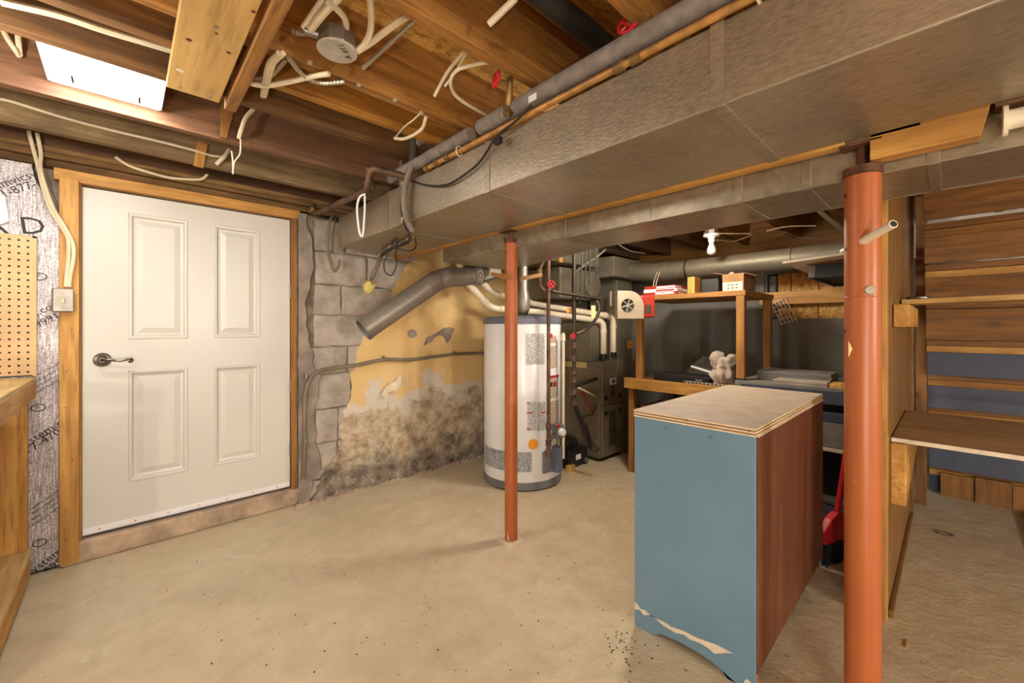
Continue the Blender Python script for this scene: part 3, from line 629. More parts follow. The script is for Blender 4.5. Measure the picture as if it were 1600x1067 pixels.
for f in (.80, .86, .92): MB().tube([fa.lerp(fb, f), fa.lerp(fb, f) + dd * .008], .0725, 24).build('elbow_seam', 'flue', fp, True)
d3 = (fc - fb).normalized(); cl = MB().tube([fc - d3 * .10, fc + d3 * .0], .0735, 24, cap=False).build('collar', 'flue', fp, True)
# maker's lettering wrapped round the collar
mid = fc - d3 * .028; x_ = Vector((0, 0, 1)); vw = (Vector((0, 0, EYE)) - mid); vw -= d3 * vw.dot(d3); vw.normalize(); tg = d3.cross(vw)
MB().tube([fc - d3 * .06, fc - d3 * .0], .0745, 24, cap=False).build('paper_band', 'lighttile', fp, True)
for s_ in (-.06, .0): MB().tube([fc + d3 * s_, fc + d3 * (s_ + .005)], .0752, 24, cap=False).build('band_border', 'ink', fp, True)
for k, chx in enumerate('ALCOA'):
    a = (k - 2.0) * .48 - .1; n_ = vw * math.cos(a) - tg * math.sin(a) * -1; n_.normalize(); xd = d3.cross(n_); 
    if xd.z > 0: xd = -xd
    yd = n_.cross(xd); text(chx, .052, 'ink', fc - d3 * .03 + n_ * .0750 - yd * .018 , xd, yd, fp, align='CENTER')
fx = thing('flue_transition', 'small galvanised box joining the flue collar under the ducts', 'duct', fc)
MB().prism([fc + d3 * .0 + Vector((0, 0, -.05)), fc + d3 * .20 + Vector((0, 0, .0)), fc + d3 * .20 + Vector((0, 0, .12)), fc + Vector((0, 0, .12)) - d3 * .06], Vector((.10, .12, 0))).build('box', 'duct_dark', fx, bevel=.004)
def ipipe(name, label, pts, r, mat, fit=(), wheel=None, fitmat=None):
    t_ = thing(name, label, 'pipe', pts[-1]); pts = [Vector(p) for p in pts]; MB().tube(elbow(pts, .04), r, 12).build('pipe', mat, t_, True)
    for p in fit: 
        p = Vector(p); MB().lathe([(r * 1.05, -.022), (r * 1.6, -.018), (r * 1.35, 0), (r * 1.6, .018), (r * 1.05, .022)], p, seg=10).build('fitting', fitmat or mat, t_, True)
    return t_
def handwheel(p, n, r, par):
    n = Vector(n).normalized(); a = n.orthogonal().normalized(); b_ = n.cross(a); p = Vector(p)
    ring = [p + (a * math.cos(k * math.pi / 8) + b_ * math.sin(k * math.pi / 8)) * r for k in range(17)]
    m_ = MB().tube(ring, r * .18, 8, cap=False)
    for k in range(4): m_.tube([p, p + (a * math.cos(k * math.pi / 2) + b_ * math.sin(k * math.pi / 2)) * r], r * .16, 6)
    m_.lathe([(0, .006), (r * .3, .005), (r * .3, -.01)], p, n, 10)
    h_ = m_.build('handwheel', 'wheel', par, True); MB().tube([p - n * .035, p], r * .2, 8).build('valve_stem', 'brass', par, True); return h_
gp = ipipe('gas_pipe', 'brown iron gas pipe dropping in front of the water heater', [at(857, 388, 2.80), at(857, 712, 2.80)], .013, 'rust_iron', [at(857, 450, 2.80), at(857, 666, 2.80), at(857, 692, 2.80), at(857, 710, 2.80)])
handwheel(at(861, 444, 2.75), (-.6, -.7, .1), .024, gp)
MB().tube([at(857, 692, 2.80), gv - nr * .005], .011, 8).build('branch', 'rust_iron', gp, True)
ipipe('iron_pipe', 'dark iron pipe running level above the water heater', [at(862, 455, 2.85), at(938, 467, 3.05)], .013, 'black_iron')
ip = ipipe('black_gas_line', 'black iron gas line standing against the furnace side', [at(897, 392, 3.0), at(897, 522, 3.0), at(897, 628, 3.0)], .015, 'black_iron', [at(897, 540, 3.0), at(897, 560, 3.0), at(897, 580, 3.0), at(897, 593, 3.0), at(897, 612, 3.0), at(897, 627, 3.0)], fitmat='rust_iron')
handwheel(at(895, 525, 2.95), (-.6, -.7, 0), .018, ip)
ipipe('drain_line', 'thin white plastic drain line standing beside the water heater', [at(880, 520, 2.92), at(880, 716, 2.92)], .011, 'pvc', [at(880, 528, 2.92)])
cable('relief_hose', 'black curved tube looping beside the vent pipes', [at(900, 522, 2.98), at(915, 515, 3.0), at(930, 500, 3.0), at(936, 485, 3.02), at(933, 472, 3.04), at(922, 468, 3.05)], .012, 'black_iron', 'hose')
wp = ipipe('water_pipe', 'corroded copper water stub hanging by the gas valve', [at(851, 405, 2.85), at(843, 420, 2.85), at(843, 447, 2.85), at(851, 455, 2.85)], .012, 'rust_iron', [at(843, 425, 2.85)], fitmat='brass')
cable('furnace_conduit', 'grey conduit slanting up from the furnace to the joists', [at(895, 455, 3.05), at(896, 430, 3.05), at(912, 415, 3.1), at(930, 403, 3.2), at(946, 390, 3.25)], .008, 'graycable', 'cable')
for k, (u, va, vb) in enumerate(((909, 415, 475), (915, 412, 470), (922, 402, 445), (931, 402, 440))):
    cable('control_wire', ['thin dark control wire hanging left of the plenum collar', 'thin dark control wire beside the leftmost one at the plenum', 'black rubber-sheathed wire hanging in front of the plenum', 'black looped wire nearest the square duct column'][k], [at(u + 2, 330, 3.0), at(u, va, 3.0), at(u - 3 + k, vb, 3.0)], .005, 'black', 'wire', smooth=False)
tag(MB().obox(at(927, 487, 3.0), (.011, -.01, 0), (.001, .001, 0), (0, 0, .045)).build('hang_tag', 'yellowtag', None), 'small yellow paper tag hanging on the vent pipes', 'tag')
tag(MB().obox(at(890, 485, 3.02), (.016, -.015, 0), (.001, .001, 0), (0, 0, .017)).build('pipe_sticker', 'orange', None), 'orange sticker on the intake pipe above the heater', 'sticker')
# wire along the wall
ww = thing('wall_conduit', 'grey-brown cable clipped along the yellow wall and bent down beside the door', 'cable', (.81, 2.78, .1))
MB().tube(sm([on_y(474, 748, 2.805), on_y(476, 690, 2.812), on_y(476, 640, 2.815), on_y(479, 605, 2.815), on_y(494, 582, 2.815), on_y(525, 575, 2.812), on_y(560, 570, 2.80), on_y(600, 562, 2.80), on_y(640, 562, 2.80), on_y(690, 556, 2.80), on_y(720, 553, 2.80), on_y(790, 551, 2.80)]), .013, 10).build('sheath', 'graycable', ww, True)
for u, v in ((477, 690), (478, 588), (600, 560), (711, 552)): p = on_y(u, v, 2.79); MB().box(p.x - .006, p.x + .006, p.y - .004, p.y + .02, p.z - .018, p.z + .018).build('clip', 'steel', ww)

# patches where the yellow paint has flaked to grey
for pts in ([(663, 540), (668, 528), (676, 524), (683, 521), (690, 516), (696, 512), (704, 511), (711, 514), (706, 521), (704, 530), (699, 536), (695, 526), (688, 523), (680, 527), (675, 534), (668, 537)], [(638, 518), (645, 514), (650, 517), (652, 523), (646, 528), (640, 526)], [(596, 618), (602, 606), (610, 598), (618, 596), (624, 586), (628, 590), (626, 602), (620, 610), (608, 612), (604, 622)]):
    grey_ = pts[0][1] < 560
    MB().prism([on_y(u, v, 2.812 - (.002 if grey_ else .012)) for u, v in pts], (0, .012, 0)).build('flaked_patch', 'parge' if grey_ else 'chip', wall_left)
# ------------------------------------------------------------------ steel posts
def post(x, y, r, ztop, label, u0, plug=None, lower=None):
    t_ = thing('steel_post', label, 'post', (x, y, 0), 'rust-red steel posts under the beam')
    MB().lathe([(0, .008), (r, .008), (r, ztop - .004), (r * .6, ztop), (0, ztop)], (x, y, 0), seg=28).build('tube', 'post', t_, True)
    MB().lathe([(r + .001, ztop - .02), (r + .004, ztop - .018), (r + .004, ztop + .004), (r * .5, ztop + .006)], (x, y, 0), seg=14).build('collar', 'post_rust', t_, True)
    MB().lathe([(.013, ztop), (.013, 1.628), (0, 1.628)], (x, y, 0), seg=12).build('jack_screw', 'post_rust', t_, True)
    B('top_plate', 'post_rust', (x - .045, 1.508, y - .045, y + .045, 1.626, 1.632), t_, .001)
    B('base_plate', 'chip', (x - r - .018, x + r + .018, y - r - .018, y + r + .018, 0, .008), t_, .001)
    n0 = math.atan2(-y, -x)
    for dz, da in ((ztop - .07, -1.1), (ztop - .22, -1.1), (ztop - .45, -1.2)):
        n_ = Vector((math.cos(n0 + da), math.sin(n0 + da), 0)); MB().lathe([(0, .001), (.005, .001)], Vector((x, y, dz)) + n_ * r, n_, 10).build('pin_hole', 'ink', t_)
    return t_
p1 = post(1.49, 1.592, .034, 1.589, 'slim rust-red steel post standing free in front of the water heater', 802)
MB().prism([(1.462, 1.575, .012), (1.4585, 1.585, .02), (1.4585, 1.59, .08), (1.4585, 1.583, .05)], (-.0015, -.0015, 0)).build('paint_chip', 'chip', p1)
p2 = post(1.5, 0.168, .0405, 1.566, 'rust-red steel post with pipe through it beside the partition stud', 1348)
q = at(1360, 453, 1.108); nq = Vector((q.x - 1.5, q.y - .168, 0)).normalized(); qq = Vector((1.5, .168, q.z)) + nq * .0405
MB().lathe([(0, .005), (.011, .004), (.013, 0)], qq, nq, 16).build('plug', 'beige', p2, True)
MB().lathe([(.0406, 1.208), (.0414, 1.209), (.0414, 1.211), (.0406, 1.212)], (1.5, .168, 0), seg=28).build('sleeve_joint', 'post', p2, True)
MB().prism([at(1326, 533, 1.112), at(1332, 545, 1.108), at(1326, 558, 1.112)], (.001, .001, 0)).build('yellow_sticker', 'yellowtag', p2)
tag(MB().tube([at(1318, 394, 1.20), at(1396, 350, 1.02)], .0105, 14).build('handle_pipe', 'pvc', None, True), 'short white plastic pipe pushed through the holed steel post', 'pipe')
MB().lathe([(0, .001), (.008, .001)], at(1396, 350, 1.02), at(1396, 350, 1.02) - at(1318, 394, 1.20), 12).build('pipe_bore', 'ink', bpy.data.objects['handle_pipe'])
tag(MB().bar(at(768, 428, 2.20), at(798, 434, 2.14), .012, .022).build('wood_splinter', 'firX', None), 'broken wooden lath wedged behind the slim steel post', 'wood strip')
tag(MB().bar(at(812, 436, 2.25), at(846, 429, 2.45), .012, .022).build('wood_splinter', 'firX', None), 'broken wooden lath pointing from the slim post to the gas pipe', 'wood strip')
# ------------------------------------------------------------------ light panel between the joists, bare bulbs, added unseen lamps
lp = thing('light_panel', 'glaring square white ceiling light panel between the joists', 'light', (-.045, 2.03, 1.99))
B('housing', 'sweep', (-.20, .11, 1.865, 2.195, 2.004, 2.05), lp); MB().box(-.19, .10, 1.872, 2.178, 1.998, 2.003).build('diffuser', 'panel_glow', lp)
for u, v in ((113, 122), (218, 155)): p = on_z(u, v, 1.99); B('clip', 'ink', (p.x - .003, p.x + .003, p.y - .03, p.y + .03, 1.984, 1.998), lp, 0)
def bulb(x, y, z, label, lit, group=None):
    t_ = thing('bulb_holder', label, 'light bulb', (x, y, z), group)
    MB().lathe([(0, .0), (.055, 0), (.055, .012), (.03, .02), (.022, .03), (.022, .055), (0, .055)], (x, y, z), (0, 0, -1), 20).build('porcelain_base', 'white', t_, True)
    MB().lathe([(.016, .055), (.017, .075), (.028, .10), (.031, .118), (.026, .138), (.012, .147), (0, .149)], (x, y, z), (0, 0, -1), 18).build('bulb', 'bulb_glow' if lit else 'glasswhite', t_, True)
    MB().lathe([(0, -.05), (.045, -.05), (.045, 0), (0, 0)], (x, y, z), (0, 0, -1), 8).build('octagon_box', 'steel', t_, True); return t_
fb = bulb(3.11, 1.19, 1.80, 'unlit bare bulb in a white porcelain holder near the round duct', False)
B('mounting_board', 'firY', (3.07, 3.15, 1.0, 1.5, 1.85, 1.87), fb); B('hanger', 'firZ', (3.07, 3.15, 1.385, 1.405, 1.87, ZB), fb); B('hanger', 'firZ', (3.07, 3.15, 0.98, 1.0, 1.85, ZB), fb)
for k, (x, y, z) in enumerate(ADDED_LAMPS):
    lb = bulb(x, y, z, ['added lit bare bulb out of view beside the square light panel', 'added lit pendant bulb out of view by the white side wall', 'added lit pendant bulb out of view by the white back wall'][k], True, 'added pendant bulbs out of view')
    MB().tube([(x, y, z + .05), (x, y, ZT - .001)], .006, 8).build('cord', 'black', lb, True)
    if k == 0:
        for c_ in lb.children:
            if c_.name.startswith('bulb'): c_.data.materials[0] = M['added_key_glow']
wk = thing('added_fill_light', 'added bare-bulb fill light on a short stand behind the viewpoint', 'lamp', FILL_POS)
wx, wy, wz = FILL_POS
MB().lathe([(0, .02), (.14, .015), (.15, 0), (0, 0)], (wx, wy, 0), seg=20).build('foot', 'black', wk, True); MB().tube([(wx, wy, .015), (wx, wy, .50)], .012, 10).build('pole', 'black', wk, True)
MB().lathe([(0, .5), (.025, .5), (.025, .55), (0, .55)], (wx, wy, 0), seg=14).build('socket', 'white', wk, True)
MB().lathe([(.016, .55), (.017, .57), (.028, .60), (.033, .62), (.028, .64), (.012, .65), (0, .652)], (wx, wy, 0), seg=18).build('bulb', 'fill_glow', wk, True)
fx_, fy_, fz_ = FAR_FILL
fl_ = thing('added_globe_lamp', 'added lit frosted globe lamp under the joists hidden behind the second duct', 'light', (fx_, fy_, fz_))
B('mount', 'firX', (fx_ - .06, fx_ + .06, .965, 1.40, 1.94, ZB - .001), fl_); MB().lathe([(0, .05), (.05, .05), (.05, 0), (0, 0)], (fx_, fy_, fz_ - .01), seg=16).build('base', 'white', fl_, True)
MB().lathe([(.04, 0), (.085, -.03), (.105, -.075), (.105, -.10), (.085, -.145), (.045, -.172), (0, -.18)], (fx_, fy_, fz_ - .012), seg=24).build('globe', 'far_fill_glow', fl_, True)
cable('bulb_cable', 'white cable sagging from the unlit bulb holder to a joist', [on_z(1120, 375, 1.80), on_z(1145, 377, 1.82), on_z(1165, 371, 1.86), on_z(1176, 366, 1.90)], .006)
cable('joist_cable', 'white cable crossing the joist above the unlit bulb', [on_z(1100, 364, 1.90), on_z(1135, 365, 1.90), on_z(1172, 365, 1.90)], .006)
cable('joist_cable', 'thin white cable looping up over the boarded window bay', [on_z(1198, 361, 1.90), on_z(1230, 354, 1.90), on_z(1275, 353, 1.90)], .005)
cable('joist_cable', 'thin white cable drooping towards the boarded window bay', [on_z(1225, 362, 1.90), on_z(1248, 371, 1.90), on_z(1270, 373, 1.90), on_z(1298, 378, 1.90)], .005)
cable('joist_cable', 'white cable beside the square return duct top', [on_z(968, 383, 1.90), on_z(985, 392, 1.88), on_z(1008, 396, 1.90)], .006)
cable('round_drop_pipe', 'white pipe slanting down through the joists behind the second post', [on_z(1277, 327, 1.93), on_z(1326, 368, 1.86)], .014, 'pvc', 'pipe', smooth=False)
# ------------------------------------------------------------------ pipes along the main duct
tag(MB().tube([(1.0, 1.98, 1.893), (1.0, 1.30, 1.893)], .027, 14).build('insulated_pipe', 'foam', None, True), 'grey foam-insulated pipe section by the wire bundle', 'pipe')
ins = thing('insulated_pipe', 'long grey foam-insulated pipe with a white barcode tag', 'pipe', (1.0, .3, 1.866))
MB().tube([(1.0, 1.24, 1.895), (1.0, -1.5, 1.895)], .029, 16).build('foam_sleeve', 'foam', ins, True)
tg_ = on_x(832, 153, .972); MB().obox(tg_, (.001, 0, .0005), (0, .018, 0), (0, 0, .011)).build('barcode_tag', 'white', ins)
cp = thing('copper_pipe', 'aged copper water pipe along the top edge of the main duct', 'pipe', (.985, .3, 1.825))
MB().tube([(.985, 1.62, 1.838), (.985, -1.5, 1.838)], .0105, 12).build('pipe', 'copper', cp, True)
for y in (1.60, 1.52, 1.44, .62, .57): MB().tube([(.985, y - .015, 1.838), (.985, y + .015, 1.838)], .0145, 12).build('coupling', 'brass', cp, True)
for y in (1.36, .28): MB().tube([Vector((.985, y, 1.838)) + Vector((math.cos(k * .7) * .015, 0, math.sin(k * .7) * .02)) for k in range(10)], .0025, 6).build('wire_tie', 'cable', cp, True)
tag(MB().tube([(-.3 + .9, .76, 2.03), (1.6, .76, 2.03)], .034, 16).build('drain_pipe', 'abs', None, True), 'black plastic drain pipe lying between the joists', 'pipe')
v1 = thing('shutoff_valve', 'brass shutoff valve with red handwheel by the barcode tag', 'valve', on_x(795, 165, .99))
pv = on_z(794, 160, 1.90); MB().tube([on_z(793, 182, 1.87), on_z(796, 150, 1.92), on_z(797, 122, 1.98)], .011, 10).build('valve_body', 'brass', v1, True)
MB().lathe([(.011, -.02), (.019, -.014), (.015, 0), (.019, .014), (.011, .02)], on_z(794, 172, 1.885), seg=10).build('fitting', 'brass', v1, True)
handwheel(on_z(775, 124, 1.96), (-.75, .2, .1), .025, v1); MB().tube([on_z(775, 124, 1.96), on_z(797, 132, 1.965)], .006, 8).build('stem', 'brass', v1, True)
v2 = thing('shutoff_valve', 'brass shutoff valve with red handwheel behind the long insulated pipe', 'valve', on_z(990, 45, 1.97))
handwheel(on_z(981, 38, 1.97), (-.75, -.1, .25), .028, v2); MB().tube([on_z(981, 38, 1.97), on_z(1012, 34, 1.965)], .010, 8).build('stem', 'brass', v2, True)
MB().lathe([(.012, -.02), (.02, -.014), (.016, 0), (.02, .014), (.012, .02)], on_z(1008, 36, 1.96), seg=10).build('valve_body', 'brass', v2, True)
# dark riser and elbow near the bundle
tag(MB().tube(elbow([on_z(645, 262, 1.90), on_z(648, 205, 2.02)], .02), .02, 12).build('foam_riser', 'darkfoam', None, True), 'dark foam-wrapped pipe rising into the joists by the wire bundle', 'pipe')
tag(MB().tube(elbow([on_z(655, 222, 1.985), on_z(664, 216, 1.985), on_z(700, 232, 1.985)], .02), .02, 12).build('foam_elbow', 'foam', None, True), 'short grey pipe elbow tucked behind the dark riser', 'pipe')
# copper branch left of the duct
br = thing('branch_pipe', 'old copper pipe stepping down from the joists to the block wall', 'pipe', on_y(490, 335, 2.78))
MB().tube(elbow([on_y(488, 318, 2.80), on_y(488, 336, 2.80), at(573, 298, 2.05), at(579, 262, 2.02), at(638, 277, 2.0)], .035), .0165, 12).build('pipe', 'rust_iron', br, True)
for u, v, y in ((489, 330, 2.80), (576, 290, 1.995), (578, 270, 1.965)): MB().lathe([(.016, -.02), (.023, -.017), (.023, .017), (.016, .02)], on_y(u, v, y), seg=12).build('elbow_fitting', 'brass', br, True)
tag(MB().tube(sm([at(q[0], q[1], 2.02) for q in ((571, 303), (562, 308), (558, 325), (560, 352), (563, 367), (567, 367), (569, 345), (570, 325), (570, 306))]), .005, 6).build('hanging_tape', 'white', None), 'loop of white plastic tape hanging from the old copper pipe', 'tape')
cable('bent_conduit', 'bent grey armoured cable hooking down in front of the block wall', [on_y(523, 333, 2.74), on_y(514, 350, 2.72), on_y(512, 385, 2.72), on_y(517, 412, 2.72), on_y(523, 424, 2.72), on_y(529, 415, 2.72), on_y(530, 406, 2.72)], .009, 'graycable')
cable('bent_conduit', 'thin grey wire hanging beside the bent armoured cable', [on_y(526, 335, 2.75), on_y(520, 365, 2.74), on_y(519, 396, 2.74)], .004, 'graycable')
# wire bundle with foam end
wb = thing('wire_bundle', 'tied bundle of brown and black wires draped over the main duct', 'cable', on_z(578, 445, 1.4))
path = [on_x(641, 266, .975), on_x(633, 290, .965), on_x(630, 320, .965), on_x(634, 345, .965), on_x(643, 366, .975), on_z(640, 376, 1.615), on_z(612, 388, 1.61), on_z(596, 400, 1.60), on_y(588, 420, 2.68), on_y(580, 438, 2.70)]
for k, (ox, m_, r_) in enumerate(((0, 'copper', .009), (.017, 'graycable', .014), (-.014, 'black', .007), (.007, 'black', .011))):
    MB().tube(sm([p + Vector((-.004 * (k % 2), -ox * .9, ox * .5)) for p in path]), r_, 8).build('wire', m_, wb, True)
for p in (path[1], path[3], path[5], path[6], path[7]): MB().tube([p + Vector((math.cos(k * .7) * .018, math.sin(k * .7) * .016, .004 * k - .01)) for k in range(10)], .0025, 5).build('zip_tie', 'cable', wb, True)
fo = MB().lathe([(0, -.05), (.03, -.035), (.04, 0), (.034, .03), (0, .04)], on_y(577, 447, 2.70), (.2, 0, 1), 12)
for v_ in fo.v: v_ += Vector((random.uniform(-.012, .012), random.uniform(-.012, .012), random.uniform(-.012, .012)))
fo.build('foam_end', 'yellowfoam', wb, True)
cable('black_loop', 'thin black wire looped below the bundle', [on_z(648, 372, 1.612), on_z(650, 385, 1.60), at(640, 392, 2.35), at(620, 388, 2.35), at(612, 380, 2.35), at(622, 372, 2.3), at(618, 395, 2.35), at(620, 412, 2.4), at(612, 430, 2.4), at(602, 425, 2.4), at(600, 410, 2.4), at(606, 398, 2.4)], .004, 'black', 'wire')
cable('duct_cord', 'black cord sagging along the side of the main duct', [on_x(643, 283, .99), on_x(670, 290, .985), on_x(700, 288, .985), on_x(730, 270, .985), on_x(752, 250, .985), on_x(775, 215, .972), on_x(805, 190, .965), on_x(830, 165, .96)], .0045, 'black', 'wire')
tag(B('cord_connector', 'black', (*(lambda p: (p.x - .012, p.x + .008, p.y - .015, p.y + .015, p.z - .012, p.z + .012))(on_x(779, 220, .965)),), None, .003), 'small black plug connector on the cord by the copper pipe', 'connector')
# ------------------------------------------------------------------ ceiling wiring
jb = thing('junction_box', 'octagonal steel junction box with a lettered round cover plate', 'junction box', on_z(527, 80, 1.94))
jc = on_z(527, 80, 1.94)
MB().lathe([(.05, .004), (.053, .01), (.053, .05), (0, .05)], jc, (0, 0, 1), 8).build('box_body', 'steel', jb, True)
MB().lathe([(0, -.002), (.054, -.002), (.056, 0), (.056, .003), (.05, .004)], jc, (0, 0, 1), 28).build('cover_plate', 'lighttile', jb, True)
text('A #11', .026, 'ink', jc + Vector((RT[0] * .032 + FW[0] * .03, RT[1] * .032 + FW[1] * .03, -.0022)), (-FW[0], -FW[1], 0), (-RT[0], -RT[1], 0), jb)
MB().tube([jc + Vector((-.085, .02, .03)), jc + Vector((-.05, .012, .03))], .012, 10).build('clamp', 'steel', jb, True)
def bx(label, pts, r=.0075):
    t_ = thing('armoured_cable', label, 'cable', pts[0]); c = sm(pts, 14) if len(pts) > 2 else [Vector(pts[0]).lerp(Vector(pts[1]), k / 40) for k in range(41)]
    MB().tube(c, r, 8, radii=[r * (1.08 if k % 2 else .88) for k in range(len(c))]).build('sheath', 'bx', t_); return t_
zc = 1.945
bx('straight armoured metal cable slanting from the subfloor into a joist', [on_z(656, 24, 2.04), on_z(567, 107, 1.97)])
bx('curved armoured metal cable hanging below the strip joist', [on_z(450, 88, zc), on_z(465, 108, zc), on_z(480, 122, zc), on_z(503, 130, zc), on_z(539, 128, zc)])
bx('short armoured metal cable entering the junction box', [on_z(457, 48, 1.99), on_z(468, 52, 1.985), on_z(488, 50, 1.975)])
bx('short armoured metal cable dropping behind the white cable loop', [on_z(447, 92, 1.95), on_z(436, 105, 1.95), on_z(424, 118, 1.95)])
cable('white_cable', 'white cable running level along the first joist by the door wall', [on_y(0, 3, 1.755), on_y(90, 24, 1.755), on_y(160, 47, 1.755), on_y(220, 65, 1.755), on_y(270, 80, 1.755)], .0095)
cable('white_cable', 'thin white cable wandering along the grey joist above the door', [on_y(-10, 153, 2.6), on_y(0, 155, 2.6), on_y(22, 160, 2.6), on_y(107, 186, 2.6), on_y(180, 205, 2.6), on_y(236, 218, 2.6), on_y(300, 234, 2.59), on_y(330, 243, 2.6), on_y(346, 245, 2.6)], .006)
cable('white_cable', 'short thick white cable end poking from the grey joist', [on_y(338, 257, 2.6), on_y(345, 250, 2.585), on_y(352, 243, 2.58), on_y(358, 234, 2.6)], .010)
cable('white_cable', 'white cable stapled over the door head board', [on_y(181, 246, 2.85), on_y(200, 258, 2.825), on_y(225, 267, 2.825), on_y(262, 277, 2.825), on_y(290, 280, 2.825), on_y(314, 280, 2.825), on_y(324, 273, 2.83)], .007)
cable('white_cable', 'outer white cable dropping from the joist to the switch box', [on_y(45, 205, 2.84), on_y(50, 225, 2.835), on_y(60, 262, 2.82), on_y(67, 292, 2.82), on_y(78, 325, 2.82), on_y(95, 352, 2.815), on_y(106, 373, 2.81), on_y(107, 400, 2.81), on_y(104, 430, 2.81), on_y(103, 448, 2.81)], .0075)
cable('white_cable', 'inner white cable dropping from the joist to the switch box', [on_y(58, 208, 2.83), on_y(64, 240, 2.825), on_y(63, 262, 2.81), on_y(71, 292, 2.81), on_y(83, 325, 2.81), on_y(98, 350, 2.805), on_y(113, 378, 2.805), on_y(115, 400, 2.805), on_y(110, 430, 2.805), on_y(108, 448, 2.805)], .0075)
cable('white_cable', 'white cable dangling in a loop left of the light panel', [on_y(-3, 30, 2.19), on_y(10, 58, 2.17), on_y(22, 76, 2.17), on_y(30, 88, 2.195)], .007)
cable('white_cable', 'straight white cable dropping left of the light panel', [on_y(27, 42, 2.18), on_y(29, 66, 2.175), on_y(31, 87, 2.195)], .008)
cable('white_cable', 'white cable drooping from the narrow nailer end', [on_y(396, 171, 2.17), on_y(384, 184, 2.165), on_y(377, 202, 2.165), on_y(373, 216, 2.195)], .009)
cable('cable_string', 'frayed white string hanging from the drooping cable', [on_y(376, 217, 2.18), on_y(375, 240, 2.18), on_y(366, 254, 2.18), on_y(364, 272, 2.18), on_y(364, 255, 2.18), on_y(362, 236, 2.18)], .003)
for k, (dx, lab) in enumerate(((0, 'left strand of the white cable pair looping into the joist'), (7, 'right strand of the white cable pair looping into the joist'))):
    cable('white_cable', lab, [on_z(436 + dx, 83, zc), on_z(421 + dx, 98, zc), on_z(415 + dx * .8, 120, zc - .005), on_z(410 + dx * .5, 150, zc + .012)], .008)
cable('white_cable', 'white cable crossing level under the sistered joist', [on_z(384, 128, zc), on_z(405, 133, zc), on_z(425, 133, zc), on_z(460, 126, zc), on_z(490, 119, zc), on_z(514, 115, zc)], .0085)
cable('white_cable', 'brownish cable end beside the level white cable', [on_z(388, 121, zc), on_z(412, 122, zc)], .006, 'graycable', smooth=False)
cable('white_cable', 'white cable slanting down left of the junction box', [on_z(507, -4, 2.03), on_z(490, 20, 2.0), on_z(474, 44, 1.975)], .008)
cable('white_cable', 'thick white cable slanting beside the junction box clamp', [on_z(530, -4, 2.02), on_z(508, 18, 1.99), on_z(485, 46, 1.97)], .010)
cable('white_cable', 'white cable curling over into the junction box top', [on_z(508, 0, 2.0), on_z(524, 12, 2.0), on_z(538, 28, 1.995), on_z(541, 42, 1.99), on_z(537, 52, 1.985)], .009)
cable('white_cable', 'white cable curving down to the right of the junction box', [on_z(578, -4, 2.0), on_z(580, 25, 1.985), on_z(578, 50, 1.975), on_z(570, 68, 1.965), on_z(558, 80, 1.955)], .009)
cable('white_cable', 'thick white cable slanting up right from the junction box', [on_z(558, 80, 1.955), on_z(580, 66, 1.98), on_z(610, 43, 2.0), on_z(646, 18, 2.03)], .010)
cable('white_cable', 'short white cable crossing the joist beside the black drain pipe', [on_z(806, -3, 2.0), on_z(764, 38, 1.965)], .009, smooth=False)
cable('white_cable', 'paired white cable slanting down between the subfloor boards', [on_z(731, 74, 2.04), on_z(700, 112, 2.0), on_z(679, 150, 1.965)], .006)
cable('white_cable', 'thin white cable hooked around the slanting pair', [on_z(732, 76, 2.03), on_z(712, 112, 1.99), on_z(695, 135, 1.965)], .004)
cable('white_cable', 'white cable curving in a wide arc before the red handwheel', [on_z(766, 97, 1.99), on_z(738, 102, 1.98), on_z(714, 110, 1.965), on_z(704, 126, 1.95), on_z(708, 144, 1.95), on_z(722, 158, 1.945), on_z(745, 172, 1.95), on_z(759, 180, 1.96)], .006)
cable('white_cable', 'white cable loop hanging under the gold sister joist', [on_z(666, 182, 1.955), on_z(660, 200, 1.93), on_z(646, 211, 1.93), on_z(630, 217, 1.935), on_z(617, 216, 1.955)], .007)
cable('white_cable', 'thin bare wire loop above the hanging cable loop', [on_z(658, 176, 1.955), on_z(645, 188, 1.93), on_z(632, 198, 1.93), on_z(619, 213, 1.955)], .003)
for k, (u, v) in enumerate(((420, 67), (484, 96), (560, 131), (617, 155), (658, 175))):
    p = on_z(u, v, 1.957); p.z = 1.957
    tag(MB().box(p.x - .006, p.x + .006, p.y - .006, p.y + .006, 1.949, 1.957).build('cable_staple', 'lighttile', None), 'small pale cable staple under the joist, ' + ['the one touching the nailer strip', 'second along from the nailer strip', 'third along from the nailer strip', 'second along from the bare wire loop', 'the one at the bare wire loop'][k], 'staple', 'cable staples in a row on one joist')
